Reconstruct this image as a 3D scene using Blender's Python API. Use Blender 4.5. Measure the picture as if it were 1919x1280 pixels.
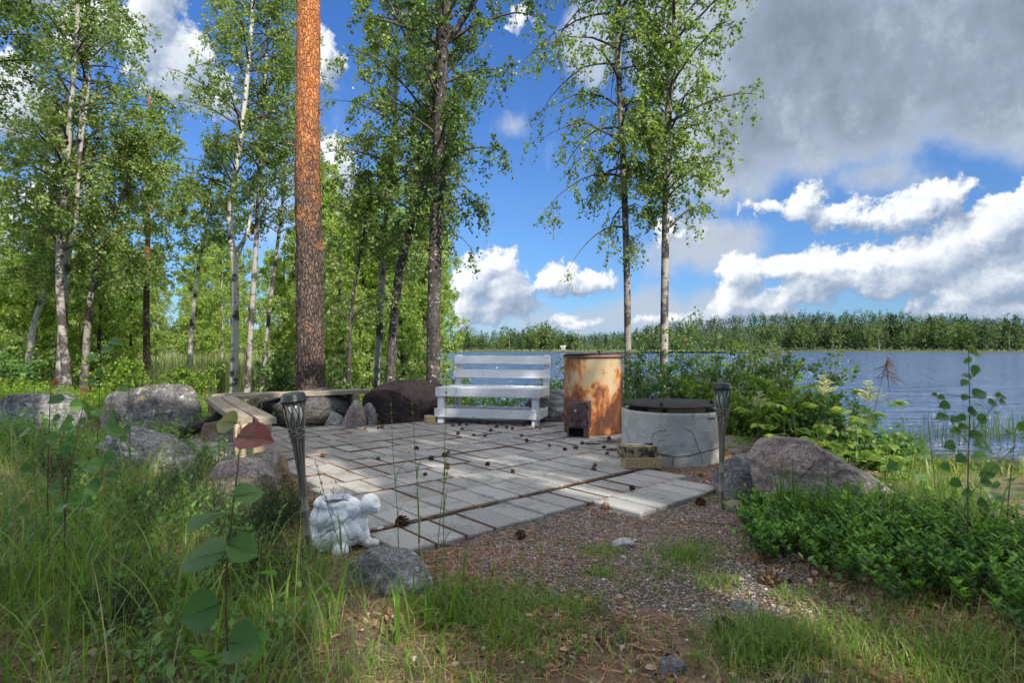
import bpy, bmesh, math, random
import numpy as np
from mathutils import Vector, Matrix

R = math.radians
for o in list(bpy.data.objects): bpy.data.objects.remove(o)
SC = bpy.context.scene
COL = SC.collection
random.seed(7)

# ---------------------------------------------------------------- camera
FPX = 1066.0; HV = 655.0; CH = 0.85           # focal length (px of the photo), horizon row, eye height
cam_d = bpy.data.cameras.new('camera'); cam = bpy.data.objects.new('camera', cam_d); COL.objects.link(cam)
cam.location = (0, 0, CH); cam.rotation_euler = (R(90), 0, 0)
cam_d.sensor_width = 36; cam_d.lens = FPX/1919*36; cam_d.shift_y = (HV-640)/1919
cam_d.clip_start = 0.05; cam_d.clip_end = 6000
cam_d.dof.use_dof = True; cam_d.dof.focus_distance = 4.2; cam_d.dof.aperture_fstop = 9.0
SC.camera = cam

# ---------------------------------------------------------------- sun, sky, exposure
SUN_EL = 38.0; SUN_AZ = 146.6                  # azimuth clockwise from +Y
SUNV = np.array([math.sin(R(SUN_AZ))*math.cos(R(SUN_EL)), math.cos(R(SUN_AZ))*math.cos(R(SUN_EL)), math.sin(R(SUN_EL))])
sd = bpy.data.lights.new('sun', 'SUN'); so = bpy.data.objects.new('sun', sd); COL.objects.link(so)
sd.energy = 4.2; sd.angle = R(0.5); sd.color = (1.0, 0.93, 0.82)
so.rotation_euler = Vector(tuple(-SUNV)).to_track_quat('-Z', 'Y').to_euler()
so.location = (8, -12, 14)
SC.view_settings.view_transform = 'Standard'; SC.view_settings.look = 'None'
SC.view_settings.exposure = 0.98; SC.view_settings.gamma = 1.0
SC.cycles.max_bounces = 8; SC.cycles.diffuse_bounces = 4; SC.cycles.glossy_bounces = 3
SC.cycles.transmission_bounces = 4; SC.cycles.sample_clamp_indirect = 6.0
SC.cycles.caustics_reflective = False; SC.cycles.caustics_refractive = False

W = bpy.data.worlds.new('World'); SC.world = W; W.use_nodes = True
class NT:
    """tiny node helper"""
    def __init__(s, nt): s.t = nt; s.n = nt.nodes; s.l = nt.links
    def add(s, typ, ins=None, **kw):
        nd = s.n.new(typ)
        for k, v in kw.items(): setattr(nd, k, v)
        if ins:
            for k, v in ins.items():
                sk = nd.inputs[k]
                if isinstance(v, bpy.types.NodeSocket): s.l.new(v, sk)
                else: sk.default_value = v
        return nd
    def m(s, op, a, b=None, c=None, clamp=False):
        ins = {0: a}
        if b is not None: ins[1] = b
        if c is not None: ins[2] = c
        return s.add('ShaderNodeMath', ins, operation=op, use_clamp=clamp).outputs[0]
    def vm(s, op, a, b=None, c=None):
        ins = {0: a}
        if b is not None: ins[1] = b
        if c is not None: ins[2] = c
        nd = s.add('ShaderNodeVectorMath', ins, operation=op)
        return nd.outputs['Value'] if op in ('LENGTH', 'DOT_PRODUCT') else nd.outputs[0]
    def noise(s, vec, scale, detail=4, rough=.5, dist=0.0):
        return s.add('ShaderNodeTexNoise', {'Vector': vec, 'Scale': scale, 'Detail': detail, 'Roughness': rough, 'Distortion': dist}).outputs[0]
    def vor(s, vec, scale, feature='F1', out='Distance', **kw):
        return s.add('ShaderNodeTexVoronoi', {'Vector': vec, 'Scale': scale}, feature=feature, **kw).outputs[out]
    def ramp(s, fac, stops, interp='LINEAR'):
        nd = s.add('ShaderNodeValToRGB', {0: fac}); cr = nd.color_ramp; cr.interpolation = interp
        while len(cr.elements) < len(stops): cr.elements.new(.5)
        for e, (p, c) in zip(cr.elements, stops):
            e.position = p; e.color = (c[0], c[1], c[2], 1) if not isinstance(c, (int, float)) else (c, c, c, 1)
        return nd.outputs[0]
    def sm(s, x, a, b):                         # smoothstep a..b -> 0..1
        return s.add('ShaderNodeMapRange', {0: x, 1: a, 2: b, 3: 0.0, 4: 1.0}, interpolation_type='SMOOTHSTEP').outputs[0]
    def mix(s, f, a, b, mode='MIX'):
        nd = s.n.new('ShaderNodeMix'); nd.data_type = 'RGBA'; nd.blend_type = mode
        for k, v in ((0, f), (6, a), (7, b)):
            sk = nd.inputs[k]
            if isinstance(v, bpy.types.NodeSocket): s.l.new(v, sk)
            else: sk.default_value = (*v, 1) if isinstance(v, tuple) and len(v) == 3 else v
        return nd.outputs[2]

def mpx(u, v, ru, rv):                          # cloud blob: picture measure -> azimuth, elevation (radians)
    az = math.atan((u-960)/FPX); c = math.cos(az)
    return az, math.atan((HV-v)/FPX*c), ru/FPX*c*c, rv/FPX*c
CUMULUS = [(940,482,42,34),(900,512,48,42),(962,530,48,52),(880,552,42,36),(955,568,66,24),(900,588,60,12),
 (1058,512,50,30),(1112,516,48,27),(1030,524,30,18),(1084,486,22,14),(1062,585,26,15),(1092,596,34,9),
 (1280,600,28,14),(1228,603,24,9),(1262,428,38,24),(1292,440,20,12),
 (1384,516,40,36),(1368,560,30,38),(1462,512,46,36),(1470,556,66,28),(1420,592,92,16),
 (1545,508,66,40),(1600,528,90,30),(1500,548,70,34),(1400,575,70,30),(1690,520,80,34),(1620,492,66,32),(1700,486,60,44),(1770,462,84,58),(1850,425,84,62),(1930,430,80,95),
 (1850,520,110,46),(1765,556,40,30),(1870,582,120,26),(1712,575,22,18),
 (1440,386,44,15),(1500,384,40,26),(1552,406,50,22),(1618,410,58,22),(1684,398,52,28),(1732,368,42,26),
 (1795,346,16,7),
 (290,40,56,110),(345,145,60,62),(405,195,50,40),(612,105,30,44),(622,330,46,64),(640,392,40,50),(60,360,70,34),(30,190,80,70),
 (180,60,60,60),(1000,20,26,20),(120,330,60,30),
 (2120,470,130,120),(-130,420,160,110),(2320,300,200,90),(-400,250,200,140)]
STRATUS = [(1682,276,34,20),(970,228,22,14),(1640,330,50,22),(1110,60,50,50),(1610,180,140,120),(1560,40,260,190),(1380,240,90,100),(1500,60,170,150),(1680,50,240,190),(1880,110,220,170),(1450,215,140,105),(1385,300,90,48),(1060,590,90,10),(1530,285,50,38),
 (1290,70,90,90),(1770,225,140,46),(1890,250,90,34),(1700,-140,600,190),(2200,0,300,260),(1345,455,40,16),(1700,335,40,18),(0,-250,400,200)]

def spec_noise(h, w, beta, seed, lo=0.0, hi=1e9, ax=1.0):
    """fractal noise by spectral synthesis, zero mean, unit variance"""
    r = np.random.default_rng(seed)
    f = np.fft.rfft2(r.standard_normal((h, w)))
    ky = np.fft.fftfreq(h)[:, None]*h*(w/h); kx = np.fft.rfftfreq(w)[None, :]*w
    kk = np.sqrt((ky*ax)**2 + kx**2); kk[0, 0] = 1
    f *= kk**(-beta/2) * np.exp(-(lo/kk)**2) * np.exp(-(kk/hi)**2); f[0, 0] = 0
    n = np.fft.irfft2(f, s=(h, w)); return n/n.std()
def sst(x, a, b):
    t = np.clip((x-a)/(b-a), 0, 1); return t*t*(3-2*t)
AZR, ELR = R(75), R(61)
def cloud_image():
    w, h = 2560, 1040
    az = ((np.arange(w)+.5)/w*2-1)*AZR; el = (np.arange(h)+.5)/h*ELR
    A, E = np.meshgrid(az, el); A = A.astype(np.float32); E = E.astype(np.float32)
    A2 = A + .012*spec_noise(h, w, 3.0, 1); E2 = E + .008*spec_noise(h, w, 3.0, 2)
    def field(bl, cap):
        acc = np.full((h, w), -1.0, np.float32)
        for b in bl:
            a, e, ra, re = mpx(*b)
            d = (1-np.sqrt(((A2-a)/ra)**2+((E2-e)/re)**2))*min(ra, re)
            k = .008; hh = np.clip(.5+.5*(d-acc)/k, 0, 1); acc = acc*(1-hh)+d*hh + k*hh*(1-hh)
        return np.minimum(acc, cap)
    n1 = spec_noise(h, w, 2.9, 3, lo=6)
    bil = sum(a*(np.abs(spec_noise(h, w, 0.2, 10+i, lo=s, hi=s*1.8))) for i, (s, a) in enumerate(((14, 1.0), (28, .62), (56, .36), (112, .2), (220, .1))))
    bil = bil.mean()-bil
    fine = spec_noise(h, w, 2.4, 5, lo=40)
    c0 = field(CUMULUS, .09)
    am = np.clip(.35+E/.25, .35, 1)
    c = c0 + .003 + am*(.0040*n1 + .0070*bil + .0008*fine)
    def sh(x, dx, dy): return np.roll(np.roll(x, -dx, 1), -dy, 0)
    hgt = np.sqrt(np.clip(c, 0, 1)/.05)
    hgt2 = np.sqrt(np.clip(c0 + .004*n1, 0, 1)/.05)
    rel = (hgt - sh(hgt, -5, 7))*.9 + .5*(hgt - sh(hgt, -2, 3)) + (hgt2 - sh(hgt2, -14, 30))*1.15 + .05*bil
    lit = sst(rel, -.95, .95)
    lit = lit*(1-.25*sst(c, .01, .07))
    def ramp(x, st):
        p = [q[0] for q in st]; return np.stack([np.interp(x, p, [q[1][i] for q in st]) for i in range(3)], -1)
    cc = ramp(lit, [(0, (2.3, 3.0, 4.2)), (.35, (3.5, 4.2, 5.3)), (.68, (5.6, 6.1, 6.8)), (1, (8.4, 8.6, 8.8))])
    mask = (.45*sst(c, -.0012, .0035)+.55*sst(c, .0, .011))*.98
    soft = spec_noise(h, w, 3.4, 6, lo=2, ax=1.6)
    s0 = .006 + field(STRATUS, .3) + .014*soft + .0022*n1 + .002*bil
    ms = sst(s0, -.014, .030)*.97
    t = .5 + .26*soft + .10*n1 + .05*bil
    LUM = 1.0
    sc_ = ramp(t, [(0, (1.9, 2.4, 3.0)), (.5, (2.6, 3.2, 4.0)), (1, (4.2, 4.8, 5.6))])
    edge = np.maximum(1-sst(s0, .0, .05), 1-sst(A, R(10), R(19)))[..., None]
    sc_ = sc_*(1-edge)+np.array((4.0, 4.7, 5.8))*edge
    wisp = sst(spec_noise(h, w, 3.2, 8, lo=3, ax=1.8), 1.0, 2.6)*.35*(1-sst(E, .25, .45))*sst(E, .1, .2)   # thin scraps between the clouds
    alpha = wisp; col = np.broadcast_to(np.array((7.0, 7.8, 9.0)), (h, w, 3)).copy()
    def over(col, al, c2, a2):
        ao = a2+al*(1-a2); co = (c2*a2[..., None]+col*(al*(1-a2))[..., None])/np.maximum(ao, 1e-5)[..., None]; return co, ao
    col, alpha = over(col, alpha, sc_, ms); col, alpha = over(col, alpha, cc, mask)
    # extra-bright unseen cloud added overhead and beyond the sides to raise the fill light
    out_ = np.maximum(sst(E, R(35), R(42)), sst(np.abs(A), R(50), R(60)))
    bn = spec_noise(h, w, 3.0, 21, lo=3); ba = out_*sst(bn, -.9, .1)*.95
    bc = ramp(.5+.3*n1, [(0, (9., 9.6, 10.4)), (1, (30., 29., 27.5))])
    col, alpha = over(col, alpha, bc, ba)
    px = np.concatenate([col/12.0, alpha[..., None]], -1).astype(np.float32)
    im = bpy.data.images.new('cloud_field', w, h, alpha=True, float_buffer=True)
    im.colorspace_settings.name = 'Non-Color'; im.alpha_mode = 'CHANNEL_PACKED'
    im.pixels.foreach_set(px.ravel()); im.update(); return im
def build_world():
    k = NT(W.node_tree); k.n.clear()
    sky = k.add('ShaderNodeTexSky', sky_type='NISHITA', sun_disc=False, sun_elevation=R(SUN_EL), sun_rotation=R(SUN_AZ),
                altitude=100.0, air_density=1.0, dust_density=.35, ozone_density=2.2)
    D = k.add('ShaderNodeTexCoord').outputs['Generated']
    x, y, z = k.add('ShaderNodeSeparateXYZ', {0: D}).outputs
    az = k.m('ARCTAN2', x, y)
    el = k.m('ARCSINE', z)
    uv = k.add('ShaderNodeCombineXYZ', {0: k.m('MULTIPLY_ADD', az, .5/AZR, .5), 1: k.m('DIVIDE', el, ELR)}).outputs[0]
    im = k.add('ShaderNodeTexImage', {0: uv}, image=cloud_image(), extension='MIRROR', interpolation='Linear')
    skyc = k.ramp(z, [(0, (.40, .60, .95)), (.05, (.44, .66, 1.0)), (.12, (.50, .74, 1.08)), (.25, (.56, .84, 1.2)), (.5, (.50, .86, 1.42))])
    skyc = k.mix(1.0, sky.outputs[0], skyc, 'MULTIPLY')
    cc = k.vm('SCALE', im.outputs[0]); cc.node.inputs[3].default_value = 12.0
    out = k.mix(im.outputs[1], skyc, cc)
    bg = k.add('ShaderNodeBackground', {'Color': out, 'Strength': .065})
    k.add('ShaderNodeOutputWorld', {0: bg.outputs[0]})
    W.cycles.sampling_method = 'MANUAL'; W.cycles.sample_map_resolution = 512
build_world()
# ================================================================ helpers
def PX(u, v, Y): return np.array(((u-960)/FPX*Y, Y, CH-(v-HV)/FPX*Y))
def G0(u, v, z=0.0):
    Y = (CH-z)*FPX/(v-HV); return ((u-960)/FPX*Y, Y, z)
def nrm(a): return a/np.maximum(np.linalg.norm(a, axis=-1, keepdims=True), 1e-9)
def _hash(ix, iy, iz, seed):
    h = (ix*374761393 + iy*668265263 + iz*1442695041 + seed*974711) & 0xffffffff
    h = ((h ^ (h >> 13))*1274126177) & 0xffffffff
    h = h ^ (h >> 16); return (h & 0xffff)/32767.5-1
def vnoise(p, seed=0):
    p = np.asarray(p, float); i = np.floor(p).astype(np.int64); f = p-i; f = f*f*(3-2*f); r = 0
    for dx in (0, 1):
        wx = f[..., 0] if dx else 1-f[..., 0]
        for dy in (0, 1):
            wy = f[..., 1] if dy else 1-f[..., 1]
            for dz in (0, 1):
                wz = f[..., 2] if dz else 1-f[..., 2]
                r = r + wx*wy*wz*_hash(i[..., 0]+dx, i[..., 1]+dy, i[..., 2]+dz, seed)
    return r
def fbm(p, oct=4, seed=0, gain=.5):
    p = np.asarray(p, float); a = 1; r = 0
    for o in range(oct): r = r + a*vnoise(p*2**o+17.3*o, seed+o); a *= gain
    return r
class MB:
    """collects vertex / face arrays and links them as ONE mesh object"""
    def __init__(s): s.V = []; s.F = []; s.n = 0; s.A = []; s.M = []; s.S = []
    def add(s, V, F, attr=0.0, mi=0, smooth=False):
        V = np.asarray(V, float).reshape(-1, 3); s.V.append(V)
        if isinstance(F, np.ndarray): F = [F]
        for f in F:
            f = np.asarray(f, np.int64)
            if f.size == 0: continue
            s.F.append(f+s.n); k = len(f)
            a = np.broadcast_to(np.asarray(attr, float), (k,)) if np.ndim(attr) == 0 or len(attr) == k else np.resize(attr, k)
            s.A.append(a); s.M.append(np.full(k, mi)); s.S.append(np.full(k, smooth))
        s.n += len(V); return s
    def box(s, c, size, rz=0.0, rot=None, bev=0.0, attr=0.0, mi=0):
        bm = bmesh.new(); bmesh.ops.create_cube(bm, size=1)
        for v in bm.verts: v.co = Vector((v.co.x*size[0], v.co.y*size[1], v.co.z*size[2]))
        if bev: bmesh.ops.bevel(bm, geom=bm.edges[:], offset=bev, segments=2, affect='EDGES', profile=.5)
        M = (rot if rot is not None else Matrix.Rotation(rz, 3, 'Z'))
        for v in bm.verts: v.co = M @ v.co + Vector(tuple(c))
        return s.bm(bm, attr, mi)
    def bm(s, bm, attr=0.0, mi=0, smooth=False):
        bm.verts.index_update(); V = np.array([v.co[:] for v in bm.verts])
        d = {}
        for f in bm.faces: d.setdefault(len(f.verts), []).append([v.index for v in f.verts])
        s.add(V, [np.array(x) for x in d.values()], attr, mi, smooth); bm.free(); return s
    def lathe(s, prof, seg=32, c=(0, 0, 0), attr=0.0, mi=0, smooth=True, cap=True, M=None):
        prof = np.array(prof, float); n = len(prof); a = np.arange(seg)/seg*2*math.pi
        V = np.stack([prof[:, None, 0]*np.cos(a), prof[:, None, 0]*np.sin(a), np.repeat(prof[:, 1:2], seg, 1)], -1).reshape(-1, 3)
        if M is not None: V = V @ np.array(M).T
        V = V+np.array(c)
        i, j = np.meshgrid(np.arange(n-1), np.arange(seg), indexing='ij'); j2 = (j+1) % seg
        F = np.stack([i*seg+j, i*seg+j2, (i+1)*seg+j2, (i+1)*seg+j], -1).reshape(-1, 4)
        s.add(V, F, attr, mi, smooth); b = s.n-len(V)
        if cap:
            if prof[0, 0] > 1e-6: s.add(np.zeros((0, 3)), (np.arange(seg)[::-1]+b-s.n).reshape(1, -1), attr, mi)
            if prof[-1, 0] > 1e-6: s.add(np.zeros((0, 3)), (np.arange(seg)+(n-1)*seg+b-s.n).reshape(1, -1), attr, mi)
        return s
    def tubes(s, P, Rd, sides=6, attr=0.0, mi=0, smooth=True, cap=False):
        P = np.asarray(P, float); Rd = np.asarray(Rd, float)
        if P.ndim == 2: P = P[None]; Rd = Rd[None]
        B, N, _ = P.shape
        if B == 0: return s
        T = np.empty_like(P); T[:, 1:-1] = P[:, 2:]-P[:, :-2]; T[:, 0] = P[:, 1]-P[:, 0]; T[:, -1] = P[:, -1]-P[:, -2]; T = nrm(T)
        m = nrm(P[:, -1]-P[:, 0]); ref = np.where(np.abs(m[:, 2:3]) > .7, np.array([[.02, 1, 0]]), np.array([[0.01, .02, 1.0]]))[:, None, :]
        A = nrm(np.cross(np.broadcast_to(ref, T.shape), T)); Bn = np.cross(T, A)
        a = np.arange(sides)/sides*2*math.pi
        V = P[:, :, None]+Rd[:, :, None, None]*(A[:, :, None]*np.cos(a)[:, None]+Bn[:, :, None]*np.sin(a)[:, None])
        b, i, j = np.meshgrid(np.arange(B), np.arange(N-1), np.arange(sides), indexing='ij'); j2 = (j+1) % sides
        q = b*N*sides+i*sides
        F = np.stack([q+j, q+j2, q+sides+j2, q+sides+j], -1).reshape(-1, 4)
        s.add(V.reshape(-1, 3), F, attr if np.ndim(attr) == 0 else np.repeat(attr, (N-1)*sides), mi, smooth)
        if cap:
            b0 = s.n-V.size//3
            for bb in range(B):
                s.add(np.zeros((0, 3)), np.array([[b0-s.n+bb*N*sides+k for k in range(sides)][::-1], [b0-s.n+bb*N*sides+(N-1)*sides+k for k in range(sides)]]), 0 if np.ndim(attr) else attr, mi)
        return s
    def build(s, name, mats, parent=None, loc=None):
        me = bpy.data.meshes.new(name); V = np.concatenate(s.V)
        me.vertices.add(len(V)); me.vertices.foreach_set('co', V.ravel())
        lt = np.concatenate([np.full(len(f), f.shape[1]) for f in s.F]); li = np.concatenate([f.ravel() for f in s.F])
        me.loops.add(len(li)); me.loops.foreach_set('vertex_index', li)
        me.polygons.add(len(lt)); me.polygons.foreach_set('loop_start', np.concatenate(([0], np.cumsum(lt)[:-1])))
        me.polygons.foreach_set('loop_total', lt)
        for m in (mats if isinstance(mats, (list, tuple)) else [mats]): me.materials.append(m)
        me.polygons.foreach_set('material_index', np.concatenate(s.M).astype(np.int32))
        me.polygons.foreach_set('use_smooth', np.concatenate(s.S))
        at = me.attributes.new('v', 'FLOAT', 'FACE'); at.data.foreach_set('value', np.concatenate(s.A))
        me.update(calc_edges=True); me.validate()
        o = bpy.data.objects.new(name, me); COL.objects.link(o)
        if parent is not None: o.parent = parent
        if loc is not None: o.location = loc
        return o
def tag(o, label=None, cat=None, group=None, kind=None):
    if label: o['label'] = label
    if cat: o['category'] = cat
    if group: o['group'] = group
    if kind: o['kind'] = kind
    return o
def thing(name, label, cat, loc=(0, 0, 0), rz=0.0, group=None, rot=None):
    o = bpy.data.objects.new(name, None); COL.objects.link(o); o.empty_display_size = .1
    o.location = tuple(float(c) for c in loc); o.rotation_euler = rot if rot is not None else (0, 0, rz)
    return tag(o, label, cat, group)
def copy_tree(o, parent=None):
    kids = [c for c in bpy.data.objects if c.parent == o]
    c = o.copy(); COL.objects.link(c)
    if parent is not None: c.parent = parent
    for ch in kids: copy_tree(ch, c)
    return c
def rot_to(v):                                   # matrix turning +z to v
    return Vector(tuple(v)).to_track_quat('Z', 'Y').to_matrix()

# leaf templates: (along, across, up)
KITE = (np.array([(0, 0, 0), (.42, .5, .06), (1, 0, -.04), (.42, -.5, .06)]), [np.array([[0, 1, 2, 3]])])
LEAF = (np.array([(0, 0, 0), (.22, .34, .07), (.55, .48, .09), (1, 0, -.05), (.55, -.48, .09), (.22, -.34, .07), (.5, 0, 0)]),
        [np.array([[0, 1, 6], [1, 2, 6], [2, 3, 6], [3, 4, 6], [4, 5, 6], [5, 0, 6]])])
_t = [(0, 0), (.02, .2), (.14, .40), (.34, .49), (.56, .44), (.76, .29), (.9, .13)]
ROUND = (np.array([(a, b, .10*abs(b)*2) for a, b in _t]+[(1.04, 0, 0)]+[(a, -b, .10*abs(b)*2) for a, b in _t[:0:-1]]+[(.3, 0, 0), (.65, 0, 0)]), None)
_n = len(ROUND[0])-2
ROUND = (ROUND[0], [np.array([[i, (i+1) % _n, _n if (i < 3 or i >= _n-3) else _n+1] for i in range(_n)]+[[3, _n+1, _n], [_n-3, _n, _n+1]])])
def leaves(mb, pos, axis, nor, ln, wd, tpl=KITE, attr=0.0, mi=0, curl=0.0):
    V0, Fs = tpl; n = len(pos)
    if n == 0: return
    axis = nrm(axis); side = nrm(np.cross(nor, axis)); up = np.cross(axis, side)
    ln = np.broadcast_to(ln, (n,))[:, None, None]; wd = np.broadcast_to(wd, (n,))[:, None, None]
    t = V0[None]
    V = pos[:, None]+axis[:, None]*t[..., 0:1]*ln+side[:, None]*t[..., 1:2]*wd+up[:, None]*(t[..., 2:3]*wd-curl*t[..., 0:1]**2*ln)
    off = (np.arange(n)*len(V0))[:, None, None]
    a = np.broadcast_to(attr, (n,))
    mb.add(V.reshape(-1, 3), [(f[None]+off).reshape(-1, f.shape[1]) for f in Fs], 0, mi, smooth=False)
    mb.A = mb.A[:-len(Fs)]+[np.repeat(a, len(f)) for f in Fs]
def blades(mb, base, h, lean, az, w, seg=4, attr=0.0, droop=1.0, mi=0):
    """grass blades: base (n,3), height, lean 0..1.., azimuth, width"""
    n = len(base); t = np.linspace(0, 1, seg+1)[None]
    h = np.broadcast_to(h, (n,))[:, None]; lean = np.broadcast_to(lean, (n,))[:, None]; az = np.broadcast_to(az, (n,))
    w = np.broadcast_to(w, (n,))[:, None]
    hor = lean*h*(t**1.8); ver = h*(t-.45*lean*droop*t**2.6)
    d = np.stack([np.cos(az), np.sin(az), 0*az], -1)[:, None]; sd_ = np.stack([-np.sin(az), np.cos(az), 0*az], -1)[:, None]
    c = base[:, None]+d*hor[..., None]; c[..., 2] += ver
    ww = (w*(1-t**2.2)*.5+.0002)[..., None]
    V = np.stack([c-sd_*ww, c+sd_*ww], 2).reshape(-1, 3)
    i, j = np.meshgrid(np.arange(n), np.arange(seg), indexing='ij'); q = (i*(seg+1)+j)*2
    F = np.stack([q, q+1, q+3, q+2], -1).reshape(-1, 4)
    mb.add(V, F, np.repeat(np.broadcast_to(attr, (n,)), seg), mi, smooth=True)

# ================================================================ materials
def newmat(name):
    m = bpy.data.materials.new(name); m.use_nodes = True; k = NT(m.node_tree); k.n.clear(); return m, k
def finish(k, col, rough=.7, bump=None, bstr=.3, bdist=.01, metal=0.0, spec=.35, coat=0.0):
    b = k.add('ShaderNodeBsdfPrincipled', {'Base Color': (*col, 1) if isinstance(col, tuple) else col, 'Roughness': rough, 'Metallic': metal, 'Specular IOR Level': spec, 'Coat Weight': coat})
    if bump is not None:
        bp = k.add('ShaderNodeBump', {'Height': bump, 'Strength': bstr, 'Distance': bdist}); k.l.new(bp.outputs[0], b.inputs['Normal'])
    k.add('ShaderNodeOutputMaterial', {0: b.outputs[0]}); return b
def obj_co(k): return k.add('ShaderNodeTexCoord').outputs['Object']
def wpos(k): return k.add('ShaderNodeNewGeometry').outputs['Position']
def av(k, name='v'): return k.add('ShaderNodeAttribute', attribute_name=name).outputs['Fac']
def leafmat(name, stops, trans=.42, tr_gain=(1.5, 1.7, .7), rough=.42, spec=.4, mott=0.0):
    m, k = newmat(name); col = k.ramp(av(k), stops) if not mott else k.ramp(k.m('ADD', av(k), k.m('MULTIPLY', k.m('SUBTRACT', k.noise(wpos(k), 90, 3, .6), .5), mott)), stops)
    b = k.add('ShaderNodeBsdfPrincipled', {'Base Color': col, 'Roughness': rough, 'Specular IOR Level': spec})
    t = k.add('ShaderNodeBsdfTranslucent', {0: k.mix(1.0, col, tr_gain, 'MULTIPLY')})
    k.add('ShaderNodeOutputMaterial', {0: k.add('ShaderNodeMixShader', {0: trans, 1: b.outputs[0], 2: t.outputs[0]}).outputs[0]})
    return m
M = {}
M['birch_leaf'] = leafmat('birch_leaf', [(0, (.08, .125, .035)), (.4, (.15, .215, .06)), (.8, (.24, .31, .10)), (1, (.40, .45, .22))], trans=.46)
M['dark_leaf'] = leafmat('dark_leaf', [(0, (.04, .08, .02)), (.5, (.09, .155, .04)), (1, (.18, .25, .08))], trans=.44)
M['wood_leaf'] = leafmat('woodland_leaf', [(0, (.13, .19, .04)), (.5, (.24, .32, .07)), (1, (.36, .43, .13))], trans=.5)
M['lime_leaf'] = leafmat('lime_leaf', [(0, (.06, .12, .015)), (.5, (.13, .22, .02)), (1, (.26, .33, .05))], trans=.45)
M['aspen_leaf'] = leafmat('aspen_leaf', [(0, (.045, .11, .035)), (.45, (.08, .18, .045)), (.8, (.14, .26, .06)), (.88, (.26, .24, .06)), (1, (.26, .065, .075))], trans=.42, mott=.22)
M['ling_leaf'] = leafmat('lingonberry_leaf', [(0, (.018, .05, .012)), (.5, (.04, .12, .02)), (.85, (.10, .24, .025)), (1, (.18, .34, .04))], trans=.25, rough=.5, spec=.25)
M['grass'] = leafmat('grass', [(0, (.05, .10, .016)), (.45, (.10, .19, .026)), (.8, (.18, .28, .04)), (.9, (.30, .30, .10)), (1, (.44, .38, .20))], trans=.4)
M['lawn'] = leafmat('lawn_grass', [(0, (.07, .11, .02)), (.5, (.16, .20, .04)), (1, (.34, .33, .13))], trans=.3)
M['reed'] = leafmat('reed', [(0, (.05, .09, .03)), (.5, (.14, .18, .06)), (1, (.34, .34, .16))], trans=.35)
M['heather'] = leafmat('heather', [(0, (.010, .028, .010)), (.6, (.03, .065, .018)), (1, (.08, .11, .03))], trans=.15)
M['plume'] = leafmat('plume', [(0, (.35, .38, .18)), (1, (.75, .72, .48))], trans=.3)
M['needle'] = leafmat('pine_needle', [(0, (.012, .03, .012)), (.5, (.03, .055, .02)), (1, (.075, .10, .03))], trans=.15)

def bark_birch(name, dark=0.5, tone=(.55, .52, .47)):
    m, k = newmat(name); o = obj_co(k)
    st = k.add('ShaderNodeMapping', {0: o, 3: (5, 5, 26)}, vector_type='POINT').outputs[0]
    n1 = k.noise(st, 1.0, 4, .6); n2 = k.noise(o, 4.0, 5, .6); n3 = k.noise(o, 40, 3, .6)
    lent = k.sm(n1, .60, .66)
    z = k.add('ShaderNodeSeparateXYZ', {0: o}).outputs[2]
    blk = k.sm(k.m('SUBTRACT', n2, k.m('MULTIPLY', z, .012)), .60-dark*.18, .68-dark*.14)
    c = k.mix(n3, tuple(x*.72 for x in tone), tone)
    c = k.mix(k.m('MULTIPLY', lent, .8), c, (.06, .05, .045)); c = k.mix(blk, c, (.045, .04, .036))
    finish(k, c, .75, k.m('ADD', n1, n3), .5, .01); return m
M['birch'] = bark_birch('birch_bark', 1.0, (.33, .31, .275)); M['birch_dark'] = bark_birch('birch_bark_dark', 1.0, (.25, .23, .20)); M['birch_white'] = bark_birch('birch_bark_white', .7, (.46, .44, .40))
def bark_pine():
    m, k = newmat('pine_bark'); o = obj_co(k)
    st = k.add('ShaderNodeMapping', {0: o, 3: (30, 30, 11)}).outputs[0]
    wv = k.add('ShaderNodeTexNoise', {'Vector': o, 'Scale': 9.0, 'Detail': 3.0}).outputs['Color']
    st = k.vm('ADD', st, k.vm('MULTIPLY', wv, (2.6, 2.6, 1.6)))
    e = k.add('ShaderNodeTexVoronoi', {'Vector': st, 'Scale': 1.0}, feature='DISTANCE_TO_EDGE').outputs[0]
    cr = k.sm(e, .0, .16); z = k.add('ShaderNodeSeparateXYZ', {0: o}).outputs[2]
    n = k.noise(o, 5, 5, .6); f = k.noise(o, 60, 4, .6)
    pc = k.add('ShaderNodeTexVoronoi', {'Vector': st, 'Scale': 1.0}).outputs['Color']; pv = k.add('ShaderNodeSeparateXYZ', {0: pc}).outputs[0]
    low = k.mix(f, (.07, .048, .038), (.17, .125, .10)); up = k.mix(k.noise(k.add('ShaderNodeMapping', {0: o, 3: (9, 9, 14)}).outputs[0], 1.0, 5, .65), (.30, .095, .03), (.62, .26, .09)); tone = k.m('MULTIPLY_ADD', pv, .5, .72)
    h = k.sm(k.m('ADD', z, k.m('MULTIPLY', k.m('SUBTRACT', n, .5), 5.5)), 2.6, 5.4)
    c = k.vm('SCALE', k.mix(h, low, up)); k.l.new(tone, c.node.inputs[3]); ck = k.mix(h, (.035, .024, .02), (.27, .095, .032)); c = k.mix(k.m('MAXIMUM', cr, k.m('MULTIPLY', h, .62)), ck, c)
    patch = k.sm(k.noise(o, 3.1, 4, .6), .62, .68); c = k.mix(k.m('MULTIPLY', patch, .6), c, (.34, .13, .055))
    lich = k.m('MULTIPLY', k.sm(k.noise(o, 26, 3, .6), .66, .70), k.sm(z, 3.0, .6)); c = k.mix(lich, c, (.42, .44, .40))
    finish(k, c, .85, k.m('ADD', k.m('MULTIPLY', cr, .8), k.m('MULTIPLY', f, .3)), .9, .03); return m
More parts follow.
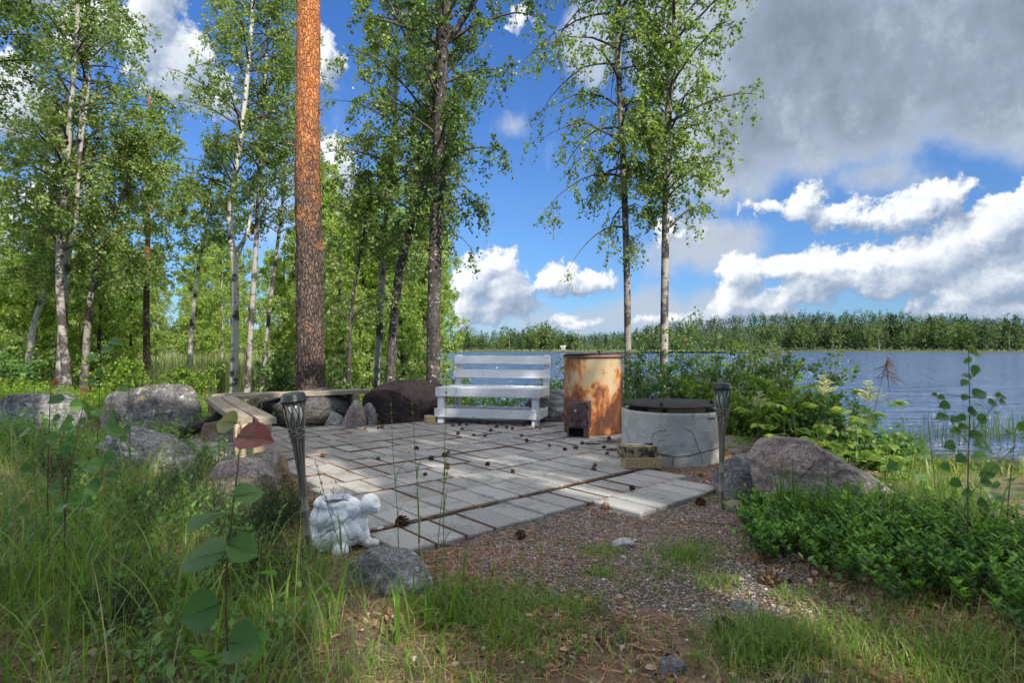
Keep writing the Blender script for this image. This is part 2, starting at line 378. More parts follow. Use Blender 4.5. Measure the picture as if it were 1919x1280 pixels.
M['pine'] = bark_pine()
def bark_dark():
    m, k = newmat('dark_scaly_bark'); o = obj_co(k)
    st = k.add('ShaderNodeMapping', {0: o, 3: (34, 34, 12)}).outputs[0]
    n1 = k.noise(st, 1.0, 5, .65); n2 = k.noise(o, 3.5, 4, .6); n3 = k.noise(o, 18, 4, .65)
    c = k.ramp(n1, [(.3, (.014, .012, .011)), (.5, (.055, .047, .042)), (.75, (.14, .125, .11))])
    c = k.mix(k.sm(n2, .46, .62), c, (.026, .021, .02)); c = k.mix(k.sm(n3, .60, .66), c, (.34, .33, .31))
    c = k.mix(k.sm(k.noise(o, 5.5, 3, .6), .66, .71), c, (.26, .085, .025))
    finish(k, c, .85, k.m('ADD', n1, n3), .8, .02); return m
M['dark_bark'] = bark_dark()
m, k = newmat('twig_bark'); M['twig'] = m; finish(k, k.mix(k.noise(obj_co(k), 30, 3), (.035, .025, .02), (.10, .075, .06)), .8)
m, k = newmat('red_stem'); M['stem'] = m; finish(k, k.mix(k.noise(obj_co(k), 20, 3), (.07, .03, .02), (.13, .09, .04)), .6)
m, k = newmat('green_stem'); M['gstem'] = m; finish(k, k.mix(k.noise(obj_co(k), 20, 3), (.08, .12, .03), (.16, .20, .05)), .6)

def rockmat(name, c1, c2, c3, sc=1.0, lichen=.3, moss=0.0, band=0.0):
    m, k = newmat(name); o = obj_co(k); g = k.add('ShaderNodeNewGeometry')
    n1 = k.noise(o, 3*sc, 6, .62, .4); n2 = k.noise(o, 60*sc, 5, .75); n3 = k.noise(o, 12*sc, 5, .6)
    sp = k.vor(o, 140*sc, 'F1', 'Color'); sg = k.add('ShaderNodeSeparateXYZ', {0: sp}).outputs[0]
    c = k.mix(k.sm(n1, .38, .60), c1, c2); n4 = k.noise(o, 26*sc, 5, .7); c = k.mix(k.sm(n4, .38, .58), k.mix(1.0, c, (.55, .55, .56), 'MULTIPLY'), c); c = k.mix(k.sm(n2, .40, .58), k.mix(1.0, c, (.66, .66, .67), 'MULTIPLY'), c)
    c = k.mix(k.m('MULTIPLY', k.sm(sg, .78, .86), .3), c, c3); c = k.mix(k.m('MULTIPLY', k.sm(sg, .12, .06), .4), c, (.03, .03, .03))
    if band:
        st = k.add('ShaderNodeMapping', {0: o, 2: (0, R(35), R(20)), 3: (3, 3, 22)}).outputs[0]
        c = k.mix(k.m('MULTIPLY', k.sm(k.noise(st, 1.0, 5, .6, .5), .50, .66), band), c, (.05, .045, .045))
    if lichen: c = k.mix(k.m('MULTIPLY', k.sm(k.noise(o, 9*sc, 6, .72, .6), .66-lichen*.2, .74-lichen*.2), .75), c, (.42, .43, .40))
    if moss:
        up = k.add('ShaderNodeSeparateXYZ', {0: g.outputs['Normal']}).outputs[2]
        mm = k.sm(k.m('ADD', k.m('MULTIPLY', up, .35), n3), 1.02-moss*.4, 1.12-moss*.4); c = k.mix(mm, c, k.mix(n2, (.10, .07, .015), (.28, .22, .05)))
    finish(k, c, .88, k.m('ADD', k.m('MULTIPLY', n3, 1.0), k.m('MULTIPLY', n2, .5)), .8, .02); return m
M['rock_gneiss'] = rockmat('grey_gneiss', (.13, .13, .135), (.27, .265, .26), (.48, .48, .48), 1, .55, .0, .45)
M['rock_moss'] = rockmat('dark_mossy_rock', (.075, .075, .075), (.19, .185, .18), (.36, .35, .34), 1, .5, .5, .55)
M['rock_dark'] = rockmat('dark_round_rock', (.055, .052, .05), (.11, .105, .10), (.22, .2, .19), 1, .1, .12)
M['rock_red'] = rockmat('reddish_brown_rock', (.060, .040, .036), (.12, .075, .065), (.22, .17, .15), 1, .0)
M['rock_pink'] = rockmat('pink_granite', (.27, .20, .175), (.36, .32, .29), (.52, .46, .42), 1.4, .15)
M['rock_big'] = rockmat('pink_grey_granite', (.25, .185, .17), (.36, .31, .295), (.52, .48, .46), 1.3, .12, 0, .75)
M['rock_yellow'] = rockmat('yellow_stained_rock', (.26, .15, .06), (.38, .35, .31), (.50, .47, .42), 1.4, .1)
M['rock_pale'] = rockmat('pale_grey_rock', (.24, .23, .22), (.36, .35, .34), (.5, .5, .48), 1.2, .2, .55)
M['rock_slab'] = rockmat('smooth_grey_rock', (.17, .17, .17), (.25, .25, .25), (.34, .34, .34), 1.3, .05)
M['rock_white'] = rockmat('white_quartz', (.5, .5, .5), (.66, .66, .65), (.8, .8, .8), 3, 0)
# ================================================================ ground, water, far shore
WATER_Z = -0.90
def shore_d(x, y):
    """signed distance-like: >0 land, <0 lake"""
    ys = 11.6 - 1.9*sst(x, 2.0, 6.0) + .35*np.sin(x*.8+1)+.2*np.sin(x*2.1) + .25*np.sin(x*.23)
    a = ys-y
    b = -1.6-(y-13)*.125-x + .8*np.sin(y*.35)+.5*np.sin(y*.12+1)
    return np.maximum(a, b)
PATIO = [(-.42,2.40),(.44,3.19),(.66,2.915),(1.17,3.36),(1.08,3.80),(.98,4.4),(.90,5.0),(.95,5.5),(1.5,5.9),(1.3,6.7),(.55,7.15),(-.9,7.1),(-1.3,6.65),
         (-2.3,6.25),(-3.05,5.95),(-3.0,4.95),(-2.55,4.35),(-1.62,4.12),(-1.25,3.45),(-.92,3.0),(-.62,2.66)]
def inside(x, y, poly):
    r = np.zeros(np.shape(x), bool); j = len(poly)-1
    for i in range(len(poly)):
        xi, yi = poly[i]; xj, yj = poly[j]
        r ^= ((yi > y) != (yj > y)) & (x < (xj-xi)*(y-yi)/(yj-yi+1e-12)+xi); j = i
    return r
def pdist(x, y, poly):
    d = np.full(np.shape(x), 1e9); P_ = np.array(poly)
    for a, b in zip(P_, np.roll(P_, -1, 0)):
        ab = b-a; t = np.clip(((x-a[0])*ab[0]+(y-a[1])*ab[1])/(ab@ab), 0, 1); d = np.minimum(d, np.hypot(x-a[0]-t*ab[0], y-a[1]-t*ab[1]))
    return np.where(inside(x, y, poly), -d, d)
def gh(x, y, fine=True):
    x = np.asarray(x, float); y = np.asarray(y, float); d = shore_d(x, y)
    h = -1.25+1.25*sst(d, -1.6, 7.5) + .05*sst(d, 1, 5)
    t = sst(x, 1.2, 3.2)*sst(y, 2.6, 5.5); h = h-.16*t
    h = np.where(d > 4, h, h)
    left = sst(-x, 3.2, 7)*sst(y, 7.5, 13); h = h*(1-left)+(-.45)*left*sst(d, 0, 3)+h*left*(1-sst(d, 0, 3))
    h = h+.10*sst(-x, 1.0, 3.0)*(1-sst(y, 3.6, 5.6))
    h = h-.045*np.exp(-((x+.9)/2.6)**4-((y-4.7)/2.6)**4)
    p = np.stack([x, y, 0*x], -1)
    pat = np.exp(-((x+.7)/2.2)**6-((y-4.7)/2.1)**6)
    h = h+(1-.8*pat)*(.05*fbm(p*.8, 3, 5)*(1+sst(y, 8, 14)))
    if fine: h = h+(1-.9*pat)*.012*fbm(p*7, 3, 9)
    pd = pdist(x, y, PATIO); h = h*sst(pd, .0, .9)+(-.020+(.004*fbm(p*9, 2, 4) if fine else 0))*(1-sst(pd, .0, .9)); h = np.where(pd < .02, -.022, h)
    return h
def gz(x, y): return gh(x, y, False)
def axis(lo, hi, c0, c1, fine, grow=1.09):
    a = list(np.arange(c0, c1, fine)); s = fine; x = a[-1]
    while x < hi: s *= grow; x += s; a.append(x)
    s = fine; x = c0; b = []
    while x > lo: s *= grow; x -= s; b.append(x)
    return np.array(b[::-1]+a)
def grid_mesh(xs, ys, Z):
    X, Y = np.meshgrid(xs, ys); V = np.stack([X, Y, Z], -1).reshape(-1, 3); w = len(xs)
    i, j = np.meshgrid(np.arange(len(ys)-1), np.arange(w-1), indexing='ij'); q = i*w+j
    return V, np.stack([q, q+1, q+w+1, q+w], -1).reshape(-1, 4)
xs = axis(-220, 120, -3.6, 3.2, .045); ys = axis(-40, 220, .3, 7.0, .045)
X, Y = np.meshgrid(xs, ys); Z = gh(X, Y)
V, F_ = grid_mesh(xs, ys, Z)

def grav_w(x, y):                               # gravel path in front of the paving
    n = fbm(np.stack([x, y, 0*x], -1)*1.6, 3, 21)*.18
    c = np.maximum(1-np.abs((x-.62-.12*(3.2-y))/(.95+.1*(y-2)))+n, 0)
    return np.clip(c*2.2, 0, 1)*sst(y, 1.45, 2.1)*(1-sst(y, 3.6, 4.6))
def lawn_w(x, y):
    return sst(x+.55*(y-4)+.3*fbm(np.stack([x, y, 0*x], -1)*.9, 3, 3), 2.9, 4.0)*sst(y, 2.6, 3.8)
def moss_w(x, y):                               # green growth, left and behind
    n = .5*fbm(np.stack([x, y, 0*x], -1)*.9, 3, 31)
    return np.clip(sst(-x+n, 1.0, 2.2)*(1-.0*y)+sst(y+n, 7.4, 8.6)+sst(1.7-y+n*.6, .0, .7)*.2+sst(x+n*.6, 1.5, 2.6)*.7, 0, 1)
def ground_mat():
    m, k = newmat('forest_ground'); w = wpos(k)
    gr, lw, ms = av(k, 'grav'), av(k, 'lawn'), av(k, 'moss')
    n = k.noise(w, 6, 6, .65); n2 = k.noise(w, 70, 6, .78); n3 = k.noise(w, 1.7, 4, .6)
    vc = k.vor(w, 95, 'F1', 'Color'); vd = k.vor(w, 95); sx = k.add('ShaderNodeSeparateXYZ', {0: vc}).outputs
    peb = k.ramp(sx[0], [(0, (.12, .098, .085)), (.3, (.25, .20, .165)), (.55, (.36, .27, .22)), (.8, (.34, .32, .31)), (1, (.52, .48, .46))], 'CONSTANT')
    peb = k.mix(k.sm(vd, .3, .55), peb, (.07, .055, .045))
    lit = k.mix(k.sm(n2, .35, .65), (.06, .04, .028), (.25, .15, .095)); lit = k.mix(k.sm(k.noise(w, 24, 5, .7), .5, .62), lit, (.27, .18, .12))
    soil = k.mix(k.sm(n, .4, .6), (.045, .036, .028), (.12, .09, .065))
    base = k.mix(k.sm(n3, .4, .6), lit, soil)
    base = k.mix(k.m('MULTIPLY', ms, k.sm(n, .35, .6)), base, k.mix(n2, (.05, .075, .02), (.15, .18, .05)))
    base = k.mix(k.sm(k.m('ADD', gr, k.m('MULTIPLY', k.m('SUBTRACT', n, .5), 1.6)), .35, .6), base, peb)
    lawn = k.mix(k.sm(n, .42, .6), (.10, .15, .025), (.21, .25, .06)); lawn = k.mix(k.sm(n3, .66, .76), lawn, (.36, .30, .2))
    base = k.mix(lw, base, lawn)
    z = k.add('ShaderNodeSeparateXYZ', {0: w}).outputs[2]
    base = k.mix(k.sm(z, -.80, -.92), base, (.04, .035, .028))
    finish(k, base, .92, k.m('ADD', k.m('MULTIPLY', vd, k.m('MULTIPLY', gr, -1.0)), n2), .8, .012); return m
M['ground'] = ground_mat()
mb = MB().add(V, F_, 0, 0, True); ground = mb.build('ground', M['ground']); tag(ground, kind='structure')
for nm, fn in (('grav', grav_w), ('lawn', lawn_w), ('moss', moss_w)):
    a = ground.data.attributes.new(nm, 'FLOAT', 'POINT'); a.data.foreach_set('value', fn(X, Y).ravel())

# water: real small waves near the shore, bump beyond
def water():
    m, k = newmat('lake_water'); w = wpos(k)
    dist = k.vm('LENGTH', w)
    a = k.add('ShaderNodeMapping', {0: w, 2: (0, 0, R(8)), 3: (.42, 1.15, 1)}).outputs[0]
    n1 = k.noise(a, 1.5, 5, .60, .35); n2 = k.noise(a, 6.5, 4, .6, .3); n3 = k.noise(a, .42, 4, .6)
    b = k.m('ADD', k.m('MULTIPLY', n1, 1.0), k.m('MULTIPLY', n2, .22)); b = k.m('ADD', b, k.m('MULTIPLY', n3, 2.6))
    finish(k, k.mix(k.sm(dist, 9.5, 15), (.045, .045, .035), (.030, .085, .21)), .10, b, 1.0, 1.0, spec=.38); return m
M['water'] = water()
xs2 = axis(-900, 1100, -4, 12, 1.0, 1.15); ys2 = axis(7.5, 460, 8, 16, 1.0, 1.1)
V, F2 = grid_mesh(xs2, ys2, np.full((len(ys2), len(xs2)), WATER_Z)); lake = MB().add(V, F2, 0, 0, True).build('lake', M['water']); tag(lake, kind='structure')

# far land with the hill
def yfar(x): return 400-95*sst(x, 120, 380)+14*np.sin(x*.013)
def fh(x, y):
    d = y-yfar(x); h = -1.3+1.2*sst(d, -3, 10)+1.5*sst(d, 10, 90)
    return h+27*sst(x, 30, 330)*sst(d, 90, 420)*(1-.25*sst(x, 500, 900))+4*sst(d, 90, 300)+1.2*np.sin(x*.03+y*.02)
xf = np.arange(-1000, 1300, 12.0); yf = np.concatenate([np.arange(270, 470, 5.0), np.arange(470, 1000, 15.0)])
X, Y = np.meshgrid(xf, yf); V, F3 = grid_mesh(xf, yf, fh(X, Y))
m, k = newmat('far_ground'); M['far_ground'] = m; finish(k, k.mix(k.noise(wpos(k), .05, 4), (.02, .035, .015), (.05, .07, .025)), .9)
tag(MB().add(V, F3, 0, 0, True).build('far_shore', M['far_ground']), kind='structure')

def far_forest():
    rg = np.random.default_rng(11)
    # spruce and birch shapes as clumps of ragged leaf sheets
    def proto(kind, n, r):
        t = r.random(n)**.8; a = r.random(n)*2*math.pi
        if kind == 0:   rad = (1-t)*.19+.012; z = .06+t*.94
        elif kind == 1: rad = .27*np.sqrt(np.clip(1-((t-.42)/.58)**2, .02, 1))*(.8+.3*np.sin(a*3+t*9)); z = .10+t*.9
        else:           rad = .22*np.sqrt(np.clip(1-((t-.6)/.45)**2, .02, 1)); z = .55+t*.45; 
        q = rad*np.sqrt(r.random(n))**.5
        p = np.stack([q*np.cos(a), q*np.sin(a), z], -1)
        ax = nrm(np.stack([np.cos(a), np.sin(a), (-.55 if kind == 0 else -.3)+.6*r.standard_normal(n)], -1))
        nr = nrm(.45*r.standard_normal((n, 3))+np.stack([np.cos(a), np.sin(a), .55+0*a], -1))
        s = (.055 if kind == 0 else .06)*(1.2-.6*t)
        return p, ax, nr, s
    layers = []
    def place(n, x0, x1, dy0, dy1, h0, h1, kinds, nl):
        x = rg.uniform(x0, x1, n); dy = rg.uniform(dy0, dy1, n); y = yfar(x)+dy
        z = fh(x, y); h = h0+(h1-h0)*rg.random(n)**1.4; kd = rg.choice(len(kinds), n, p=kinds)
        cl = .88+.38*fbm(np.stack([x*.045, y*0, x*0], -1), 2, 77); layers.append((x, y, z, h*cl*(1.12 if dy1 < 200 else 1.0), kd, nl))
    place(620, -330, 620, 4, 20, 6, 15, (.15, .73, .12), 190)
    place(620, -330, 620, 20, 60, 11, 19, (.5, .35, .15), 130)
    place(520, -330, 560, 60, 120, 13, 20, (.7, .2, .1), 60)
    place(2600, 20, 1000, 130, 520, 11, 16, (.9, .06, .04), 34)
    place(800, -420, 60, 120, 330, 12, 17, (.8, .15, .05), 26)
    mbs = [MB(), MB(), MB()]; trunk = MB()
    for x, y, z, h, kd, nl in layers:
        for kk in range(3):
            I = np.where(kd == kk)[0]
            if len(I) == 0: continue
            for g in range(6):
                J = I[g::6]
                if len(J) == 0: continue
                p, ax, nr, s = proto(kk, nl, np.random.default_rng(g+10*kk))
                H = h[J][:, None]
                wd = rg.uniform(.8, 1.25, len(J))[:, None]
                pos = np.stack([x[J][:, None]+p[None, :, 0]*H*wd, y[J][:, None]+p[None, :, 1]*H*wd, z[J][:, None]+p[None, :, 2]*H], -1).reshape(-1, 3)
                n = len(J); A = np.tile(ax, (n, 1)); Nn = np.tile(nr, (n, 1)); L = (s[None]*H*(2.3 if nl < 50 else 1.7)).ravel()
                base = np.repeat(rg.random(n)*.75, nl); at = np.clip(base+.25*rg.random(len(base)), 0, 1)
                leaves(mbs[kk], pos, A, Nn, L, L*.7, KITE, at)
            if nl > 60 :
                J = I[rg.random(len(I)) < (.03 if kk == 0 else .10)]
                P = np.stack([np.stack([x[J], y[J], z[J]-1], -1), np.stack([x[J]+rg.normal(0, .3, len(J)), y[J], z[J]+h[J]*.85], -1)], 1)
                trunk.tubes(P, np.tile([.17, .06], (len(J), 1)), 4, np.where(kk == 1, .9, .3)*np.ones(len(J)))
    cols = [[(0, (.016, .034, .018)), (.5, (.03, .056, .026)), (1, (.06, .10, .04))], [(0, (.04, .075, .025)), (.5, (.09, .14, .04)), (1, (.18, .23, .08))], [(0, (.05, .075, .035)), (1, (.12, .15, .07))]]
    nm = ['far_spruce_wood', 'far_birch_wood', 'far_pine_wood']
    for i in range(3):
        tag(mbs[i].build(nm[i], leafmat(nm[i]+'_leaf', cols[i], trans=.25, tr_gain=(1.2, 1.3, .8), rough=.8, spec=.1)), kind='stuff')
    m, k = newmat('far_trunk'); finish(k, k.ramp(av(k), [(0, (.05, .035, .03)), (.5, (.22, .09, .04)), (1, (.45, .43, .38))]), .8)
    tag(trunk.build('far_tree_trunks', m), kind='stuff')
    # pale reed belt along the far shore
    n = 4000; x = rg.uniform(-420, 760, n); y = yfar(x)-2+rg.uniform(-2, 8, n); rb = MB()
    blades(rb, np.stack([x, y, np.full(n, WATER_Z)], -1), rg.uniform(1.3, 2.4, n), .2, rg.uniform(0, 6, n), rg.uniform(.5, 1.2, n), 2, rg.uniform(.35, 1, n))
    tag(rb.build('far_reed_belt', M['reed']), kind='stuff')
far_forest()

# ---------------------------------------------------------------- patio paving
PU = np.array((.7501, .6613)); PV = np.array((-.6613, .7501))      # rows run along PU
PO = np.array((-.39, 2.44))
JOINTS = []
def paving():
    rg = np.random.default_rng(3); mb = MB(); BW = .335
    for band in range(-12, 18):
        v0 = band*BW+.012*rg.standard_normal(); s = -5.0+rg.random()*.1
        tilt = rg.normal(0, .003)
        while s < 6.5:
            cxy = PO+PU*(s+.1)+PV*(v0+BW/2)
            wide = cxy[0] < -.45+.35*math.sin(band*1.7)
            w = .168
            c = PO+PU*(s+w/2)+PV*(v0+BW/2)
            if inside(c[0], c[1], PATIO):
                g = .0045 if rg.random() < .7 else .008
                hw, hl = w/2-g, BW/2-(.0075+.003*rg.random()); zt = .002*rg.standard_normal()+tilt
                tx, ty = rg.normal(0, .006, 2); rz = rg.normal(0, .009); b = .006
                cu, sv = math.cos(rz), math.sin(rz)
                L = [(sx*(hw-ins), sy*(hl-ins), z) for ins, z in ((0, -.055), (0, -b), (b*.8, 0)) for sx, sy in ((-1, -1), (1, -1), (1, 1), (-1, 1))]
                Vv = []
                for a, bb, z in L:
                    a2 = a*cu-bb*sv; b2 = a*sv+bb*cu; p = c+PU*a2+PV*b2; Vv.append((p[0], p[1], z+zt+tx*a+ty*bb))
                Fq = [(8, 9, 10, 11)]+[(r*4+i, r*4+(i+1) % 4, r*4+4+(i+1) % 4, r*4+4+i) for r in (0, 1) for i in range(4)]
                mb.add(np.array(Vv), np.array(Fq), rg.random())
                JOINTS.append((c, w, BW))
            s += w
    m, k = newmat('concrete_paver'); w = wpos(k); v = av(k)
    n = k.noise(w, 130, 4, .8); n2 = k.noise(w, 5, 5, .6); n3 = k.noise(w, 22, 4, .6); sp = k.vor(w, 210, 'F1')
    c = k.mix(v, (.25, .25, .24), (.35, .35, .335)); c = k.mix(k.sm(n, .35, .6), k.mix(1.0, c, (.72, .72, .72), 'MULTIPLY'), c)
    c = k.mix(k.m('MULTIPLY', k.sm(sp, .14, .08), .6), c, (.06, .06, .06))
    wet = k.m('ADD', n2, k.m('MULTIPLY', k.m('SUBTRACT', n3, .5), .5)); c = k.mix(k.m('MULTIPLY', k.sm(wet, .52, .62), .45), c, (.12, .115, .11))
    x, y, z = k.add('ShaderNodeSeparateXYZ', {0: w}).outputs
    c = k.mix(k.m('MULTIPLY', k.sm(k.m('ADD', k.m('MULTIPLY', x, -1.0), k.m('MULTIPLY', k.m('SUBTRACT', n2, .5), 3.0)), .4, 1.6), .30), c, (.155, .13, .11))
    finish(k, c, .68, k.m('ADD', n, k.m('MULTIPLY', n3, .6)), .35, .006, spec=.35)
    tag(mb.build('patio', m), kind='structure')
paving()
# ================================================================ trees
def spline(pts, n):
    pts = np.asarray(pts, float); m = len(pts); d = np.concatenate(([0], np.cumsum(np.linalg.norm(np.diff(pts, axis=0), axis=1)))); d /= d[-1]
    t = np.linspace(0, 1, n); e = np.concatenate(([2*pts[0]-pts[1]], pts, [2*pts[-1]-pts[-2]]))
    i = np.clip(np.searchsorted(d, t, 'right')-1, 0, m-2); u = ((t-d[i])/(d[i+1]-d[i]+1e-12))[:, None]
    p0, p1, p2, p3 = e[i], e[i+1], e[i+2], e[i+3]
    return .5*((2*p1)+(p2-p0)*u+(2*p0-5*p1+4*p2-p3)*u*u+(3*p1-p0-3*p2+p3)*u**3)
def crown(rg, tr, trad, t0, t1, nb, L0, prof, el=(20, 55), droop=.35, asym=0.0, phi0=0.0, ns=8, nt=5, nl=6, leaf=.045, twig=.28, hang=.6, tpl=KITE, zcut=None, keep=None, leafy=.25):
    """boughs, twigs and leaves growing from trunk polyline tr (N,3); returns twig and leaf builders"""
    tw = MB(); lf = MB(); N = len(tr)
    t = np.sort(rg.uniform(t0, t1, nb)); idx = t*(N-1); i = np.clip(idx.astype(int), 0, N-2); f = (idx-i)[:, None]
    P0 = tr[i]*(1-f)+tr[i+1]*f; r0 = trad[i]
    ph = np.arange(nb)*2.399+rg.uniform(-.5, .5, nb)+rg.random()*6; e = np.radians(rg.uniform(*el, nb)); h = (t-t0)/(t1-t0)
    L = L0*prof(h)*rg.uniform(.65, 1.15, nb)*(1+asym*np.cos(ph-phi0))
    D = np.stack([np.cos(ph)*np.cos(e), np.sin(ph)*np.cos(e), np.sin(e)], -1)
    S = np.linspace(0, 1, 8); w = rg.normal(0, .05, (nb, 8, 3)); w[:, 0] = 0
    B = P0[:, None]+D[:, None]*(L[:, None]*S)[..., None]; B[..., 2] -= droop*L[:, None]*S**2.2; B += np.cumsum(w, 1)*.5*L[:, None, None]*.35
    rb = np.clip(np.minimum(r0*.45, .008+.011*L), .003, .05)
    tw.tubes(B, rb[:, None]*(1-.85*S)[None], 5)
    def sub(Pp, Ll, n, lo, frac, rr, hg):
        nbp = len(Pp); s = rg.uniform(lo, 1, (nbp, n)); ii = np.clip((s*7).astype(int), 0, 6); ff = (s*7-ii)[..., None]; ar = np.arange(nbp)[:, None]
        Q = Pp[ar, ii]*(1-ff)+Pp[ar, ii+1]*ff; T = nrm(Pp[ar, ii+1]-Pp[ar, ii])
        d = nrm(T*.7+rg.normal(0, .55, Q.shape)+np.array([0, 0, .05-hg*.25])); l = Ll[:, None]*frac*(1.15-.7*s)*rg.uniform(.6, 1.2, s.shape)
        K = (d[..., None, :]*(l[..., None]*S)[..., None]+Q[..., None, :]); K[..., 2] -= hg*l[..., None]*S**2
        return K.reshape(-1, 8, 3), l.ravel(), rr
    B2, L2, _ = sub(B, L, ns, .18, .42, 0, droop)
    if zcut is not None: k = B2[:, 0, 2] < zcut; B2, L2 = B2[k], L2[k]
    tw.tubes(B2[:, ::2], np.clip(.0022+.004*L2, 0, .012)[:, None]*np.array([1, .8, .5, .25])[None], 4)
    B3, L3, _ = sub(B2, np.full(len(B2), twig/.42), nt, .12, .42, 0, hang)
    tw.tubes(B3[:, ::3], np.full((len(B3), 3), .0016)*np.array([1, .8, .4]), 3)
    allp = np.concatenate([B3, B2]) if leafy else B3
    s = rg.uniform(.1, 1, (len(B3), nl)); ii = np.clip((s*7).astype(int), 0, 6); ff = (s*7-ii)[..., None]; ar = np.arange(len(B3))[:, None]
    Q = (B3[ar, ii]*(1-ff)+B3[ar, ii+1]*ff).reshape(-1, 3)
    tone = np.repeat(np.repeat(rg.uniform(0, .5, len(B2)), nt), nl)
    n = len(Q); ax = nrm(rg.normal(0, 1, (n, 3))+np.array([0, 0, -.65])); nr = nrm(rg.normal(0, .8, (n, 3))+np.array([0, 0, .8]))
    ln = leaf*rg.uniform(.7, 1.25, n); at = np.clip(tone+rg.uniform(0, .5, n), 0, 1)
    if keep is not None:
        k = keep(Q); Q, ax, nr, ln, at = Q[k], ax[k], nr[k], ln[k], at[k]
    leaves(lf, Q+ax*.01, ax, nr, ln, ln*.82, tpl, at)
    return tw, lf
def full(h): return .35+.65*np.sin(np.clip(h*1.05+.12, 0, 1)*math.pi)**.7
def col(h): return .75+.25*np.sin(h*7)
def tree(name, label, cat, pts, r0, r1, mat, cr, seed, sides=12, group=None, leafmat_='birch_leaf', sm_=14, bumpy=0.0, extra=None, flare=.35):
    """pts: (u, v, Y) picture measures turned into world points at their real distance"""
    rg = np.random.default_rng(seed); W_ = np.array([p if isinstance(p, np.ndarray) else PX(*p) for p in pts])
    b = W_[0].copy(); b[2] = float(gz(b[0], b[1]))-.08; W_[0] = b
    tr = spline(W_, sm_*4)-b; T = np.linspace(0, 1, len(tr)); rad = r0*(1-T)+r1*T; rad = rad*(.86 if W_[0][1] > 11 else 1)*(1+flare*np.exp(-tr[:, 2]/.35))
    root = thing(name, label, cat, b, group=group); mb = MB()
    if bumpy:
        n = int(np.linalg.norm(W_[-1]-W_[0])/.03); tr2 = spline(W_, n)-b; T2 = np.linspace(0, 1, n); r2 = (r0*(1-T2)+r1*T2)*(1+flare*np.exp(-tr2[:, 2]/.35))
        mb.tubes(tr2, r2, 72); V = mb.V[0]; c = np.repeat(tr2, 72, 0); d = V-c; dn = nrm(d)
        ang = np.arctan2(d[:, 1], d[:, 0]); q = np.stack([np.cos(ang)*3.2, np.sin(ang)*3.2, c[:, 2]*3.0], -1); f = np.abs(fbm(q*np.array([1.6, 1.6, .8]), 4, 3))
        fade = 1-.55*sst(c[:, 2], 2.5, 5); mb.V[0] = V+dn*((f-.3)*bumpy*fade)[:, None]
    else: mb.tubes(tr, rad, sides, cap=True)
    if extra:
        for (tt, pts2, ra, rb_) in extra:
            p0 = PX(*pts2[0])-b; st = tr[np.argmin(np.abs(tr[:, 2]-p0[2]+abs(p0[0]-np.interp(p0[2], tr[:, 2], tr[:, 0]))*1.1))]; q = np.concatenate(([st], np.array([PX(*p) for p in pts2])-b)); q = spline(q, 14); mb.tubes(q, np.linspace(ra, rb_, 14), 8)
    if bumpy:
        for zz, aa, ll in ((2.2, 2.9, .05), (3.4, .3, .07), (4.1, 3.3, .16), (4.6, .1, .12), (5.2, 2.6, .10), (1.5, -.4, .03)):
            i_ = int(np.argmin(np.abs(tr[:, 2]-zz))); d_ = np.array((math.cos(aa), math.sin(aa)*.3-.2, .25)); q_ = tr[i_]+d_*rad[i_]*.8; mb.tubes(np.array([q_, q_+d_*(ll*.6), q_+d_*ll+np.array((0, 0, -.01))]), [.012, .008, .004], 7)
    mb.build('trunk', mat, root)
    if cr:
        crs = cr if isinstance(cr, list) else [cr]; tw = MB(); lf = MB()
        for c_ in crs:
            c_ = dict(c_); a, l = crown(rg, tr, rad, **c_)
            for x, y in ((tw, a), (lf, l)):
                for vv, in zip(y.V): x.V.append(vv)
                off = x.n; x.F += [q+off for q in y.F]; x.A += y.A; x.M += y.M; x.S += y.S; x.n += y.n
        o = tw.build('branches', M['twig'], root); lf.build('crown', M[leafmat_], root)
    return root
def skyroom(*boxes):                             # natural gaps: openings in a crown given as world azimuth / elevation windows
    return None
TOP = 14.0
def up(u, v, Y, dz=3.2, dx=0.0): p = PX(u, v, Y); return np.array((p[0]+dx, p[1], p[2]+dz))
# --- the tall pine and the trees round the bench
tree('pine_tree', 'tall thick pine trunk, grey-brown below and glowing orange above, behind the plank bench', 'pine tree',
     [(584, 726, 7.7), (582, 560, 7.7), (577, 300, 7.7), (579, 0, 7.7), up(581, -300, 7.7, 2)], .182, .125, M['pine'],
     dict(t0=.93, t1=1, nb=12, L0=1.6, prof=full, ns=4, nt=4, nl=10, leaf=.09, twig=.3, tpl=KITE), 5, bumpy=.028, leafmat_='needle')
tree('aspen_tree', 'dark scaly trunk forking high up, left of the white bench', 'aspen tree',
     [(812, 722, 8.0), (814, 560, 8.0), (822, 300, 8.0), (832, 60, 8.0), (838, -60, 8.1), up(842, -220, 8.1, 2.5)], .104, .055, M['dark_bark'],
     [dict(t0=.32, t1=1, nb=60, L0=1.5, prof=full, ns=7, nt=6, nl=8, leaf=.05, hang=.8, zcut=8.5), dict(t0=.26, t1=.45, nb=12, L0=1.0, prof=full, ns=5, nt=5, nl=6, leaf=.05, hang=.9, droop=.9)], 6, leafmat_='dark_leaf', sides=20,
     extra=[(.60, [(852, 60, 8.0), (893, -5, 7.9), (960, -120, 7.8)], .05, .02), (.52, [(800, 190, 8.1), (770, 90, 8.2), (720, -20, 8.3)], .03, .012), (.49, [(862, 110, 8.0), (900, 40, 8)], .016, .006)])
